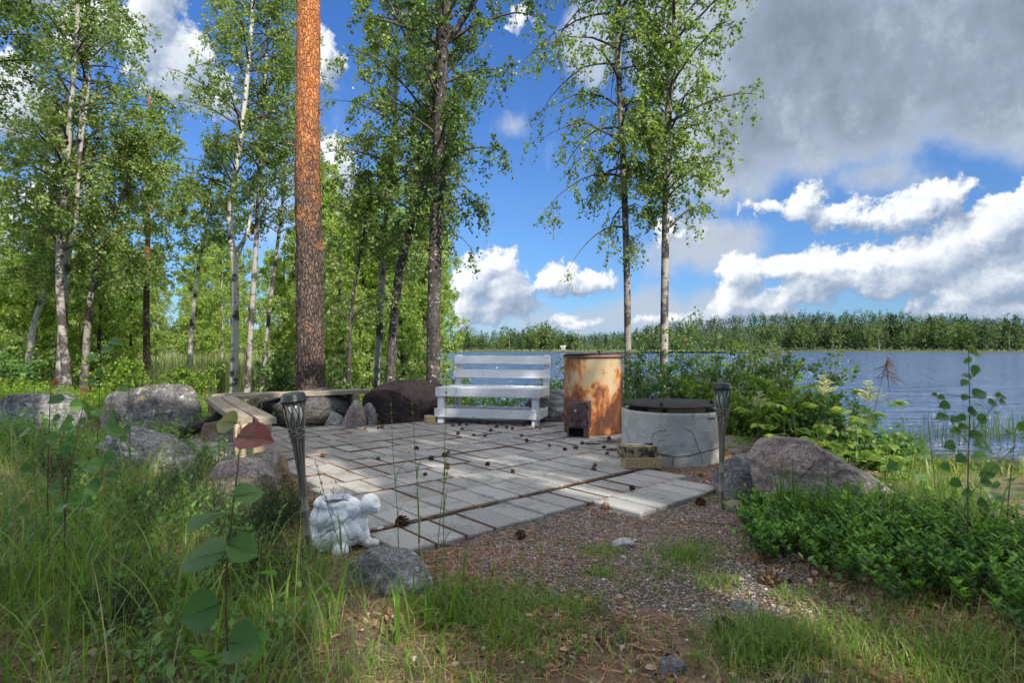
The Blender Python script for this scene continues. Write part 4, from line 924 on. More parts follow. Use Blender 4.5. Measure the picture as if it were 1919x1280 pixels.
def concrete_ring():
    r = .393; root = thing('concrete_ring', 'cracked grey concrete well ring used as a fire pit', 'fire ring', (1.276, 4.55, -.02))
    mb = MB(); zs = np.linspace(-.05, .392, 40); prof = [(r, z) for z in zs]+[(r-.006, .398), (r-.045, .398), (r-.052, .390)]+[(r-.055, z) for z in np.linspace(.38, .1, 6)]
    mb.lathe(prof, 160, cap=False); V = mb.V[0]; d = V.copy(); d[:, 2] = 0; dn = nrm(d)
    V += dn*(.0025*fbm(V*9, 4, 3)-.006*np.maximum(fbm(V*38, 2, 9)-.72, 0)*4)[:, None]
    chip = np.maximum(fbm(V*6, 2, 15)-.35, 0)*(V[:, 2] > .36); V[:, 2] -= chip*.03
    # cracks: ribbons a hair proud of the surface, following the ring
    def crack(pts, w):
        p = []; rg = np.random.default_rng(int(abs(pts[0][0]*1000)))
        for (a0, z0), (a1, z1) in zip(pts[:-1], pts[1:]):
            n = max(3, int(math.hypot((a1-a0)*r, z1-z0)/.012))
            for i in range(n): t = i/n; p.append((a0+(a1-a0)*t+rg.normal(0, .006), z0+(z1-z0)*t+rg.normal(0, .0022)))
        p.append(pts[-1]); p = np.array(p); q = np.stack([(r+.0032)*np.cos(p[:, 0]), (r+.0032)*np.sin(p[:, 0]), p[:, 1]], -1)
        dp = np.gradient(p, axis=0)*np.array([r, 1]); dp = nrm(dp); ww = w*(.5+.8*rg.random(len(p)))*np.concatenate(([.4], np.ones(len(p)-2), [.3]))
        ta = np.stack([-np.sin(p[:, 0]), np.cos(p[:, 0]), 0*p[:, 0]], -1); off = ta*(-dp[:, 1:2])*ww[:, None]; off[:, 2] += dp[:, 0]*ww
        Vv = np.stack([q-off, q+off], 1).reshape(-1, 3); i = np.arange(len(p)-1)*2; mb.add(Vv, np.stack([i, i+1, i+3, i+2], -1), 0, 1)
    va = math.atan2(-4.55, -1.276)          # direction of the viewer
    def A(u): return va+math.asin(max(-1, min(1, (u-1259)/92)))
    def Zr(v, u=1259): return max(.0, .02+(872-v)*.0039+.0)
    crack([(A(1215), Zr(856)), (A(1235), Zr(852)), (A(1262), Zr(857)), (A(1290), Zr(853)), (A(1320), Zr(846)), (A(1349), Zr(838)), (A(1350)+.25, Zr(840))], .0032)
    crack([(A(1228), Zr(851)), (A(1226), Zr(830)), (A(1229), Zr(815)), (A(1240), Zr(808)), (A(1252), Zr(806))], .0016)
    crack([(A(1306), Zr(850)), (A(1300), Zr(830)), (A(1294), Zr(812)), (A(1286), Zr(804)), (A(1278), Zr(800))], .0018)
    crack([(A(1261), Zr(857)), (A(1260), Zr(866)), (A(1262), Zr(875))], .0018); crack([(A(1307), Zr(850)), (A(1310), Zr(870))], .0014)
    crack([(A(1173), Zr(806)), (A(1180), Zr(820)), (A(1188), Zr(836))], .002); crack([(A(1180), Zr(818)), (A(1187), Zr(804))], .001); crack([(A(1169), Zr(830)), (A(1171), Zr(815))], .0014)
    m, k = newmat('old_concrete'); o = obj_co(k); n = k.noise(o, 6, 6, .6); f = k.noise(o, 60, 4, .7); x, y, z = k.add('ShaderNodeSeparateXYZ', {0: o}).outputs
    c = k.mix(k.sm(n, .35, .65), (.33, .335, .31), (.44, .45, .425)); c = k.mix(k.sm(f, .3, .55), k.mix(1.0, c, (.82, .82, .82), 'MULTIPLY'), c)
    pit = k.vor(k.add('ShaderNodeMapping', {0: o, 3: (1, 1, 1.7)}).outputs[0], 48); c = k.mix(k.sm(k.m('ADD', pit, k.m('MULTIPLY', f, .12)), .17, .12), c, (.05, .048, .04))
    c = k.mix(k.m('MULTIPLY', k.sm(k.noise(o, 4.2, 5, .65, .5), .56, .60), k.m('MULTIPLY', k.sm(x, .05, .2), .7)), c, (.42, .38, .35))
    st = k.noise(k.add('ShaderNodeMapping', {0: o, 3: (18, 18, 1.5)}).outputs[0], 1.0, 4, .6); c = k.mix(k.m('MULTIPLY', k.m('MULTIPLY', k.sm(st, .5, .7), k.sm(z, .30, .40)), .6), c, (.20, .13, .08))
    finish(k, c, .85, k.m('ADD', k.m('MULTIPLY', n, .4), f), .45, .006)
    mb.build('ring_wall', [m, M['black']], root); MB().lathe([(r-.05, .12), (0, .13)], 40, cap=False).build('ash_bed', M['soot'], root)
    # bricks that carry the plate
    lab = ['soot-black firebrick under the iron plate on the left', 'yellow firebrick under the middle of the iron plate', 'brown firebrick under the right edge of the iron plate', 'blackened firebrick at the back under the iron plate', 'dark firebrick far right under the iron plate']
    for i, (a, rr) in enumerate(((-2.35, .22), (-1.58, .24), (-.95, .24), (1.4, .22), (-.2, .25))):
        x, y = 1.276+rr*math.cos(a), 4.55+rr*math.sin(a)
        o = MB().box((0, 0, .150), (.20 if i == 1 else .13, .064, .30), bev=.004).build('firebrick', M['firebrick'] if i in (1, 2) else M['firebrick_sooty'], None, (x, y, .112)); o.rotation_euler = (0, 0, (.08 if i == 1 else a+math.pi/2)); tag(o, lab[i], 'brick')
    pl = thing('iron_plate', 'round black iron plate covering the concrete ring', 'plate', (1.262, 4.54, .416)); pl.rotation_euler = (R(.8), R(-.6), .3)
    mb = MB().lathe([(0, 0), (.36, -.001), (.371, .002), (.371, .009), (.36, .012), (.2, .018), (0, .022)], 96); V = mb.V[0]; V[:, 2] += .004*fbm(V*4, 2, 5); mb.build('plate_disc', M['soot'], pl)
    for a, rr in ((-2.35, .30), (-.62, .31), (1.6, .25)):
        MB().lathe([(.018, 0), (.014, .012), (.009, .02), (.009, .028), (.004, .031)], 12, (rr*math.cos(a), rr*math.sin(a), .013)).build('plate_stud', M['soot'], pl)
    MB().lathe([(.01, 0), (.01, .006), (.004, .008)], 12, (.02, -.25, .015)).build('rivet', M['soot'], pl)
def brickmat(name, c1, c2, soot):
    m, k = newmat(name); o = obj_co(k); n = k.noise(o, 16, 5, .65); f = k.noise(o, 90, 3, .6)
    c = k.mix(k.sm(f, .35, .6), c1, c2); c = k.mix(k.sm(n, .60-soot*.3, .72-soot*.3), c, (.03, .027, .022)); finish(k, c, .9, f, .5, .003); return m
M['firebrick'] = brickmat('yellow_firebrick', (.30, .22, .115), (.40, .305, .17), .0); M['firebrick_sooty'] = brickmat('sooty_firebrick', (.22, .17, .10), (.30, .24, .15), .42)
concrete_ring()
def brick(label, mt, loc, rz, size=(.255, .124, .064)):
    o = MB().box((0, 0, size[2]/2), size, bev=.004).build('firebrick', mt, None, loc); V = np.empty(len(o.data.vertices)*3); o.data.vertices.foreach_get('co', V); V = V.reshape(-1, 3); V += .002*fbm(V*20, 3, 7)[:, None]; o.data.vertices.foreach_set('co', V.ravel())
    o.rotation_euler = (0, 0, rz); tag(o, label, 'brick'); return o
brick('clean yellow firebrick, lower of the two stacked beside the concrete ring', M['firebrick'], (.925, 4.09, .002), R(4), (.265, .125, .078))
brick('soot-stained firebrick, upper of the two stacked beside the concrete ring', M['firebrick_sooty'], (.905, 4.10, .081), R(-1), (.265, .125, .078))
brick('pale yellow brick lying at the left leg of the white bench', M['firebrick'], (-.955, 6.62, -.0), R(20), (.10, .16, .078))
pk = thing('poker', 'thin metal poker with dark ends lying on the stacked bricks', 'poker', (.92, 4.12, .167))
a_ = np.array((.66-.92, 5.05-4.12, -.155)); b_ = np.array((.085, -.03, .0)); d_ = nrm(b_-a_)
m, k = newmat('bright_steel'); finish(k, (.45, .47, .5), .35, metal=.8)
MB().tubes([a_+d_*.25, b_-d_*.09], [.005, .005], 10, cap=True).build('rod', m, pk); MB().tubes([b_-d_*.10, b_], [.0085, .0085], 10, cap=True).build('handle', M['black'], pk); MB().tubes([a_, a_+d_*.26], [.008, .007], 10, cap=True).build('tip', M['soot'], pk)
tag(MB().box((0, 0, .012), (.055, .03, .024), bev=.006).build('charcoal_lump', M['soot'], None, (.565, 5.55, .0)), 'small black charred lump at the foot of the boiler door', 'charcoal')

# plank bench, two arms
def plank_benches():
    rg = np.random.default_rng(4)
    def pl(mb, a, b, w, t, z, skew=0.0, at=.2):
        a = np.array(a); b = np.array(b); d = nrm(b-a); p = np.array((d[1], -d[0])); s = skew
        c = [a-p*w/2+d*s/2, a+p*w/2-d*s/2, b+p*w/2, b-p*w/2]
        n = 14; T = np.linspace(0, 1, n); top = []
        V = []; 
        for tt in T:
            l = c[0]*(1-tt)+c[3]*tt; r_ = c[1]*(1-tt)+c[2]*tt; e = .003*math.sin(tt*9)
            for q, zz in ((l, z-t), (l, z-.004), (l+p*.004, z), (r_-p*.004, z), (r_, z-.004), (r_, z-t)): V.append((q[0], q[1], zz+e))
        F = [(i*6+j, i*6+(j+1) % 6, (i+1)*6+(j+1) % 6, (i+1)*6+j) for i in range(n-1) for j in range(6)]
        mb.add(np.array(V), [np.array(F), np.array([[5, 4, 3, 2, 1, 0], [6*(n-1)+j for j in range(6)]])], at)
    # local frames so that grain follows the planks
    def frame(name, label, a, b):
        d = nrm(np.array(b)-np.array(a)); rz = math.atan2(d[1], d[0]); root = thing(name, label, 'bench', (a[0], a[1], 0), rz); Rm = np.array([[math.cos(-rz), -math.sin(-rz)], [math.sin(-rz), math.cos(-rz)]])
        return root, (lambda p: tuple(Rm@(np.array(p)-np.array(a))))
    # arm coming towards the viewer: left edge (-2.07,4.33)->(-3.265,6.16)
    A0, A1 = (-2.00, 4.37), (-3.20, 6.20); root, f = frame('plank_bench', 'weathered two-plank bench arm running towards the viewer', A0, A1); Ln = math.dist(A0, A1)
    mb = MB(); pl(mb, (-.02, .065), (Ln, .065), .132, .047, .335, .03, .9); mb.build('seat_plank', M['grey_wood'], root)
    mb = MB(); pl(mb, (-.17, -.085), (Ln+.05, -.085), .132, .047, .333, -.03, .1); mb.build('seat_plank', M['grey_wood'], root)
    mb = MB().box((-.0, -.01, .235), (.045, .27, .10), rz=R(8), bev=.004); mb.build('cross_beam', M['beam_wood'], root)
    MB().box((.10, -.06, .10), (.10, .09, .36), rz=R(5), bev=.004).build('leg', M['grey_wood_z'], root); MB().box((.08, .075, .10), (.09, .075, .36), bev=.004).build('leg', M['grey_wood_z'], root)
    MB().box((Ln-.28, 0, .235), (.06, .26, .10), bev=.004).build('cross_beam', M['beam_wood'], root); MB().box((Ln-.25, .04, .08), (.09, .09, .30), bev=.004).build('leg', M['grey_wood_z'], root)
    # arm along the boulders
    B0, B1 = (-3.32, 6.40), (-1.86, 7.30); root, f = frame('plank_bench', 'weathered plank bench arm in front of the boulders', B0, B1); Ln = math.dist(B0, B1)
    mb = MB(); pl(mb, (-.02, .17), (Ln-.06, .17), .14, .047, .335, .05, .4); mb.build('seat_plank', M['grey_wood'], root)
    mb = MB(); pl(mb, (.47, .01), (Ln, .01), .14, .047, .335, .06, .15); mb.build('seat_plank', M['grey_wood'], root)
    mb = MB(); pl(mb, (.10, -.13), (.50, -.03), .12, .047, .334, .05, .0); mb.build('corner_plank', M['grey_wood'], root)
    for y in (-.03, .19): MB().box((Ln-.16, y, .10), (.085, .10, .36), bev=.004).build('leg', M['grey_wood_z'], root)
    MB().box((.40, .1, .235), (.05, .26, .10), bev=.004).build('cross_beam', M['beam_wood'], root); MB().box((.38, .14, .08), (.09, .09, .30), bev=.004).build('leg', M['grey_wood_z'], root)
plank_benches()

# bamboo solar torches
M['bamboo'] = wood('old_bamboo', (.16, .14, .11), (.30, .265, .21), (3, 60, 60), .75, False, ((.09, .08, .065), .58, .6), 'Z')
m, k = newmat('black_plastic'); M['cap'] = m; finish(k, (.018, .022, .026), .38, k.noise(obj_co(k), 60, 2), .05, .001)
m, k = newmat('frosted_glass'); M['frost'] = m; n_ = k.noise(obj_co(k), 25, 2); finish(k, k.mix(n_, (.30, .36, .34), (.55, .60, .55)), .15, spec=.6)
m, k = newmat('solar_cell'); M['cell'] = m; finish(k, (.02, .025, .05), .15, spec=.7)
def torch():
    root = thing('bamboo_torch', '', 'torch', (0, 0, 0)); rg = np.random.default_rng(6)
    H = .69; zc = .36
    z = np.array([-.12, .0, .10, .103, .106, .2, .203, .206, .30, zc]); r = np.array([.0135, .0135, .0125, .0150, .0125, .0118, .0142, .0118, .0112, .0108])
    MB().tubes(np.stack([0*z, 0*z, z], -1), r, 14, cap=True).build('pole', M['bamboo'], root)
    for i in range(10):
        a = i/10*2*math.pi+.2; zz = np.array([zc-.10, zc, .47, .54, .60, .655]); rr = np.array([.0115, .0125, .020, .029, .037, .0425])
        P = np.stack([rr*math.cos(a), rr*math.sin(a), zz], -1)+rg.normal(0, .0007, (6, 3)); MB().tubes(P, np.array([.0036, .0038, .0038, .0038, .0036, .0034]), 6, rg.random()).build('bamboo_strip', M['bamboo'], root)
    for j, zz in enumerate((.505, .515, .525, .536, .545)):
        a = np.linspace(0, 2*math.pi, 61); rr = .0285+(zz-.525)*.12+.0045*np.cos(a*5+j*math.pi); MB().tubes(np.stack([rr*np.cos(a), rr*np.sin(a), zz+.002*np.sin(a*3+j)], -1), np.full(61, .0036), 5).build('woven_band', M['bamboo'], root)
    MB().lathe([(.012, .545), (.024, .552), (.034, .60), (.037, .655)], 24).build('lamp_glass', M['frost'], root)
    wr = MB()
    for i in range(8):
        for s in (-1, 1):
            t = np.linspace(0, 1, 12); a = i/8*2*math.pi+s*t*.85; rr = .0265+.0145*t; wr.tubes(np.stack([rr*np.cos(a), rr*np.sin(a), .548+.104*t], -1), np.full(12, .0016), 5)
    wr.build('wire_lattice', M['cap'], root)
    MB().lathe([(.040, .648), (.0505, .650), (.0515, .659), (.049, .661), (.0495, .670), (.0465, .672), (.0465, .680), (.041, .686), (.030, .689)], 40).build('lamp_cap', M['cap'], root)
    MB().lathe([(0, .6895), (.03, .6898), (.0305, .689)], 4, cap=False, smooth=False).build('solar_cell', M['cell'], root)
    return root
t1 = torch(); t1['label'] = 'bamboo garden torch with black cap, leaning left, in front of the white planter'
t1.location = (-.825, 2.33, -.01); t1.rotation_euler = (R(1), R(-5.6), .3)
t2 = copy_tree(t1); t2['label'] = 'bamboo garden torch with black cap between the concrete ring and big boulder'; t2.location = (1.13, 3.07, -.02); t2.rotation_euler = (0, R(3.6), 1.1)
t1['group'] = t2['group'] = 'bamboo solar torches'

# white turtle planter
def turtle():
    root = thing('turtle_planter', 'chipped white turtle-shaped flower pot at the corner of the paving', 'planter', (-.745, 2.50, -.015), R(6))
    bm = bmesh.new()
    def blob(c, s, rot=(0, 0, 0)):
        r_ = bmesh.ops.create_icosphere(bm, subdivisions=4, radius=1); Mx = Matrix.Translation(c) @ Matrix.Rotation(rot[2], 4, 'Z') @ Matrix.Rotation(rot[1], 4, 'Y') @ Matrix.Rotation(rot[0], 4, 'X') @ Matrix.Diagonal((*s, 1))
        for v in r_['verts']: v.co = Mx @ v.co
    blob((-.035, 0, .130), (.105, .100, .085), (0, R(-3), 0)); blob((-.035, 0, .192), (.088, .084, .040)); blob((-.07, 0, .075), (.075, .09, .065))
    blob((.045, -.01, .165), (.048, .060, .050), (0, R(20), 0)); blob((.126, -.035, .192), (.046, .044, .043), (0, R(28), 0)); blob((.150, -.045, .178), (.026, .034, .030), (0, R(20), 0))
    blob((.085, -.02, .150), (.040, .030, .036), (0, R(-30), 0)); blob((.07, -.02, .10), (.045, .05, .055), (0, R(15), 0))
    blob((.005, -.085, .070), (.040, .034, .062), (R(-14), 0, 0)); blob((.012, -.112, .018), (.038, .034, .030)); blob((.09, -.02, .045), (.036, .032, .040), (0, R(18), 0)); blob((.125, -.03, .020), (.040, .03, .022))
    blob((.0, -.03, .06), (.10, .075, .055)); blob((.05, -.05, .075), (.05, .045, .05)); blob((-.06, -.07, .05), (.05, .04, .055)); blob((-.10, -.05, .04), (.05, .05, .05)); blob((-.05, .075, .045), (.05, .04, .055)); blob((.07, .07, .04), (.035, .035, .05))
    me = bpy.data.meshes.new('planter_body'); bm.to_mesh(me); bm.free(); o = bpy.data.objects.new('tmp', me); COL.objects.link(o)
    mr = o.modifiers.new('r', 'REMESH'); mr.mode = 'VOXEL'; mr.voxel_size = .0042
    cut = bpy.data.meshes.new('c'); bm = bmesh.new(); bmesh.ops.create_icosphere(bm, subdivisions=4, radius=1)
    for v in bm.verts: v.co = Vector((v.co.x*.075-.035, v.co.y*.072, v.co.z*.085+.238))
    bm.to_mesh(cut); bm.free(); co = bpy.data.objects.new('cut', cut); COL.objects.link(co)
    b = o.modifiers.new('b', 'BOOLEAN'); b.object = co; b.operation = 'DIFFERENCE'; b.solver = 'FAST'
    mr2 = o.modifiers.new('r2', 'REMESH'); mr2.mode = 'VOXEL'; mr2.voxel_size = .0036
    sm = o.modifiers.new('s', 'SMOOTH'); sm.iterations = 4
    dg = bpy.context.evaluated_depsgraph_get(); ev = o.evaluated_get(dg); m2 = bpy.data.meshes.new_from_object(ev)
    n = len(m2.vertices); V = np.empty(n*3); m2.vertices.foreach_get('co', V); V = V.reshape(-1, 3); N = np.empty(n*3); m2.vertices.foreach_get('normal', N); N = N.reshape(-1, 3)
    F = np.array([list(p.vertices)+([p.vertices[-1]]*(4-len(p.vertices))) for p in m2.polygons]); 
    # shell plates: grooves along voronoi borders
    rg = np.random.default_rng(1); S = rg.normal(0, 1, (26, 3)); S = S/np.linalg.norm(S, axis=1)[:, None]*np.array([.105, .10, .085])+np.array([-.035, 0, .13])
    d = np.sort(np.linalg.norm(V[:, None]-S[None], axis=2), 1); e = d[:, 1]-d[:, 0]; g = np.exp(-(e/.0035)**2)*(V[:, 0] < .06)
    V = V-N*(g*.0065)[:, None]+N*(.0050*fbm(V*24, 4, 4)-.004*np.abs(fbm(V*15, 2, 9)))[:, None]+N*(-.004*np.exp(-((np.abs(V[:, 2]-.178+.1*(V[:, 0]-.14)))/.003)**2)*(V[:, 0] > .125))[:, None]
    bpy.data.objects.remove(o); bpy.data.objects.remove(co)
    mb = MB(); tri = F[:, 3] == F[:, 2]; mb.add(V, [F[~tri], F[tri][:, :3]], 0, 0, True)
    m, k = newmat('chipped_white_paint'); o_ = obj_co(k); n1 = k.noise(o_, 28, 5, .65, .4); n2 = k.noise(o_, 9, 4, .6); gc = k.add('ShaderNodeNewGeometry').outputs['Pointiness']
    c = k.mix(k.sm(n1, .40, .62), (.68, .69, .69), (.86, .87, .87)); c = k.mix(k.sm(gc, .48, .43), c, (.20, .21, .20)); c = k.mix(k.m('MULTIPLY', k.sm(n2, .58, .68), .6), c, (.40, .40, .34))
    c = k.mix(k.m('MULTIPLY', k.sm(k.noise(o_, 60, 4, .7), .64, .68), .8), c, (.16, .15, .14))
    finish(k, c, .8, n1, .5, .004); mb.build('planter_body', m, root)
    sl = MB().lathe([(.068, .190), (.03, .196), (0, .192)], 24, (-.035, 0, 0), cap=False); m, k = newmat('pot_soil'); finish(k, k.mix(k.sm(k.noise(obj_co(k), 90, 3), .4, .65), (.015, .012, .01), (.20, .18, .16)), .95); sl.build('pot_soil', m, root)
turtle()
# ================================================================ rocks
_ico = {}
def ico(n):
    if n not in _ico:
        bm = bmesh.new(); bmesh.ops.create_icosphere(bm, subdivisions=n, radius=1); bm.verts.index_update()
        _ico[n] = (np.array([v.co[:] for v in bm.verts]), np.array([[v.index for v in f.verts] for f in bm.faces])); bm.free()
    return _ico[n]
def rock(label, mt, c, s, seed, cuts=9, rough=.09, sub=6, rz=0.0, planes=None, cat='rock', name='rock', power=1.0, fine=.02):
    V, F = ico(sub); V = V.copy(); rg = np.random.default_rng(seed); V = np.sign(V)*np.abs(V)**power
    for _ in range(cuts):
        n = nrm(rg.normal(0, 1, 3)); d = rg.uniform(.52, .86); V = V-np.maximum(V@n-d, 0)[:, None]*n*.96
    for n, d in (planes or []):
        n = nrm(np.array(n, float)); V = V-np.maximum(V@n-d, 0)[:, None]*n*.94
    D = nrm(V); V = V*(1+rough*fbm(V*1.6+seed, 3, seed)+rough*.35*fbm(V*5+seed, 3, seed+3)-fine*np.abs(fbm(V*11, 3, seed+5)))[:, None]+D*(fine*.5*fbm(V*24, 2, seed))[:, None]
    V = V*np.array(s); ca, sa = math.cos(rz), math.sin(rz); V = V@np.array([[ca, sa, 0], [-sa, ca, 0], [0, 0, 1]])
    o = MB().add(V, F, 0, 0, True).build(name, mt, None, tuple(float(x) for x in c)); tag(o, label, cat); return o
def place(u, v_base, v_top, width, depth=.8, dz=0.0):   # -> centre, half sizes from the picture, resting on the ground
    Y = CH*FPX/(v_base-HV); rx = width/2*Y/FPX; ry = rx*depth; Yc = Y+ry*.75; x = (u-960)/FPX*Yc; top = CH-(v_top-HV)/FPX*(Y+ry*.5); rx = width/2*Yc/FPX
    return x, Yc, top, rx, ry
def rk(label, mt, u, vb, vt, w, seed, depth=.8, **kw):
    x, y, top, rx, ry = place(u, vb, vt, w, depth); z = top*.05; return rock(label, M[mt], (x, y, z), (rx*1.12, ry*1.12, (top-z)*1.16), seed, **kw)
rk('big grey rock with streaked sides at the left edge', 'rock_gneiss', 60, 806, 732, 160, 101, .7, cuts=7)
rk('large dark mossy boulder behind the left bench arm', 'rock_moss', 300, 812, 722, 205, 2, .6, cuts=9)
rk('low lichened grey rock half hidden in the grass', 'rock_gneiss', 275, 905, 812, 165, 3, .8, cuts=5)
rock('dark rounded boulder behind the plank bench under the pine', M['rock_dark'], (-2.75, 7.25, .10), (.66, .52, .335), 4, cuts=3, rough=.06, sub=6)
rock('large smooth reddish-brown boulder left of the white bench', M['rock_red'], (-1.30, 7.30, .12), (.62, .62, .35), 5, cuts=3, rough=.05, sub=6, fine=.008)
rk('small speckled stone left of the pink one', 'rock_pale', 626, 797, 769, 30, 6, .9, sub=5)
rk('upright pink angular stone beside the bench leg', 'rock_pink', 660, 801, 754, 48, 7, .8, sub=5, cuts=10)
rk('small blue-grey stone right of the pink one', 'rock_gneiss', 692, 796, 762, 27, 8, .9, sub=5)
rock('pale rock with streaks between the white bench and boiler', M['rock_gneiss'], (.52, 7.0, .05), (.40, .35, .30), 9, cuts=6)
rk('yellowish rounded stone under the left bench arm', 'rock_yellow', 414, 829, 789, 70, 10, .7, sub=5)
rk('rust-yellow stone at the foot of the bench leg', 'rock_yellow', 494, 905, 845, 86, 11, .8, sub=5, cuts=4)
rk('pinkish lichened stone below the yellow one', 'rock_pink', 462, 950, 868, 130, 12, .8, sub=5, cuts=6)
rk('small grey stone left of the rust-yellow one', 'rock_pale', 438, 885, 850, 42, 13, .8, sub=4)
rk('small pale stone at the foot of the mossy boulder', 'rock_pink', 230, 822, 798, 52, 14, .8, sub=4)
rock('big angular pink-grey boulder sloping down to the right', M['rock_big'], (1.78, 3.20, .04), (.49, .40, .42), 15, cuts=6, rough=.075, sub=7, fine=.020, rz=R(-4),
     planes=[((.60, -.15, .78), .42), ((-.62, -.35, .55), .60), ((-.25, -.9, .30), .50), ((-.95, -.2, .0), .70), ((-.1, .1, 1), .74), ((.2, -.8, .55), .55)])
rk('smooth grey slab behind the big boulder', 'rock_slab', 1376, 925, 856, 92, 16, .9, cuts=6)
rock('pale ledge with orange moss behind the concrete ring', M['rock_pale'], (2.02, 5.05, -.12), (.62, .42, .20), 17, cuts=4)
rk('dark stone with white lichen in front of the planter', 'rock_gneiss', 735, 1110, 1036, 150, 18, .8, sub=5, cuts=4)
rk('small blue-grey stone at the bottom of the path', 'rock_slab', 1252, 1292, 1236, 68, 19, .8, sub=5)
rk('pale broken stone lying on the gravel path', 'rock_white', 1168, 1030, 1012, 42, 20, .9, sub=4, cuts=8)
rk('grey stone sunk in the litter right of the path', 'rock_slab', 1405, 1150, 1134, 60, 24, .9, sub=4, cuts=5)
rk('reddish stone at the foot of the right torch', 'rock_pink', 1378, 955, 940, 36, 25, .9, sub=4, cuts=5)
for i, (u, v) in enumerate(((575, 1028), (600, 1035), (588, 1018), (712, 992))):
    x, y, z = G0(u, v); rock(['white flake of paint left of the torch foot', 'largest white flake by the torch foot', 'white flake under the planter', 'white flake at the planter front foot'][i], M['rock_white'], (x, y, .004), (.022, .016, .008), 30+i, sub=3, cat='fragment', name='plaster_fragment')
# charred log
lg = MB(); P = spline(np.array([(-3.33, 5.25, .02), (-3.0, 5.45, .10), (-2.85, 5.7, .22)]), 40); lg.tubes(P, .055+.012*np.sin(np.linspace(0, 9, 40)), 28, cap=True); V = lg.V[0]; c_ = np.repeat(P, 28, 0); V += nrm(V-c_)*(.014*fbm(V*np.array([14, 14, 14]), 4, 2))[:, None]
tag(lg.build('charred_log', M['soot']), 'charred dark log lying against the mossy boulder', 'log')
# far cottage and jetty boat
hut = thing('lake_cottage', 'tiny white-roofed cottage among trees across the lake', 'cottage', (37, yfar(37)+6, .2)); 
m, k = newmat('cottage_wall'); finish(k, (.25, .24, .22), .8); MB().box((0, 0, 1.2), (3.2, 3, 2.4)).build('wall', m, hut); m, k = newmat('cottage_roof'); finish(k, (.42, .43, .44), .6)
rf = MB(); rf.add(np.array([(-1.9, -1.8, 2.4), (1.9, -1.8, 2.4), (1.9, 1.8, 2.4), (-1.9, 1.8, 2.4), (-1.9, 0, 3.7), (1.9, 0, 3.7)]), [np.array([[0, 1, 5, 4], [2, 3, 4, 5]]), np.array([[1, 2, 5], [3, 0, 4]])]).build('roof', m, hut)
bt = MB(); L_ = np.linspace(-1, 1, 13); V = []
for t in L_:
    w = .75*(1-t**4)**.6*(1 if t < .2 else (1-((t-.2)/.8)**2*.95)); V += [(t*2.3, -w, .55+.15*t*t), (t*2.3, -w*.6, 0), (t*2.3, w*.6, 0), (t*2.3, w, .55+.15*t*t)]
bt.add(np.array(V), np.array([(i*4+j, i*4+4+j, i*4+5+j, i*4+1+j) for i in range(12) for j in range(3)])); m, k = newmat('boat_hull'); finish(k, (.55, .56, .58), .5)
xb = (1557-960)/FPX*330; tag(bt.build('rowing_boat', m, None, (xb, yfar(xb)-9, WATER_Z)), 'tiny pale rowing boat at the far shore of the lake', 'boat')
# ================================================================ low plants
RG = np.random.default_rng(2024)
def on_ground(x, y, dz=0.0): return np.stack([x, y, gz(x, y)+dz], -1)
def sample(n, x0, x1, y0, y1, dens=None, rg=RG):
    x = rg.uniform(x0, x1, n); y = rg.uniform(y0, y1, n)
    if dens is not None: k = rg.random(n) < dens(x, y); x, y = x[k], y[k]
    return x, y
def uv(x, y): return 960+FPX*x/np.maximum(y, .05), HV+CH*FPX/np.maximum(y, .05)
def nz(x, y, s, seed): return fbm(np.stack([x*s, y*s, 0*x], -1), 3, seed)
not_patio = lambda x, y: ~inside(x, y, PATIO)
def stuff(mb, name, mat): return tag(mb.build(name, mat), kind='stuff')

# ---- grass
def left_zone(x, y):                          # the overgrown bank on the left
    b = -.50-.50*sst(y, 1.9, 2.7)-.75*sst(y, 2.7, 4.0)-1.0*sst(y, 4.0, 5.0)
    return sst(b-x+.25*nz(x, y, 1.3, 2), -.05, .35)
gr = MB()
def grass(n, reg, dens, h, w, lean=(.1, .7), seg=4, tone=(.1, .75), mb=gr, droop=1.0):
    x, y = sample(n, *reg, dens); k = not_patio(x, y) & (shore_d(x, y) > .1); x, y = x[k], y[k]; m = len(x)
    hh = RG.uniform(*h, m); blades(mb, on_ground(x, y, -.005), hh, RG.uniform(*lean, m), RG.uniform(0, 2*math.pi, m), RG.uniform(*w, m), seg, np.clip(RG.uniform(*tone, m)+.15*nz(x, y, 2, 7), 0, 1), droop)
grass(24000, (-3.2, .2, .75, 3.4), lambda x, y: left_zone(x, y)*(.25+.75*sst(nz(x, y, 2.2, 9), -.1, .35)), (.05, .17), (.0011, .0026), (.3, 1.2), 4, (.25, .95))
grass(1500, (-2.6, -.2, .8, 3.2), lambda x, y: left_zone(x, y)*sst(nz(x, y, 1.6, 12), -.1, .3), (.14, .36), (.0028, .006), (.35, 1.2), 6, (.25, .8))
grass(200, (-1.6, -.2, .8, 1.9), lambda x, y: left_zone(x, y), (.2, .42), (.0015, .003), (.05, .5), 6, (.5, 1))
grass(9000, (-7, -1.2, 3.2, 8.5), lambda x, y: left_zone(x, y)*sst(nz(x, y, 1.2, 5), -.3, .3), (.08, .30), (.003, .007), (.1, .8), 3)
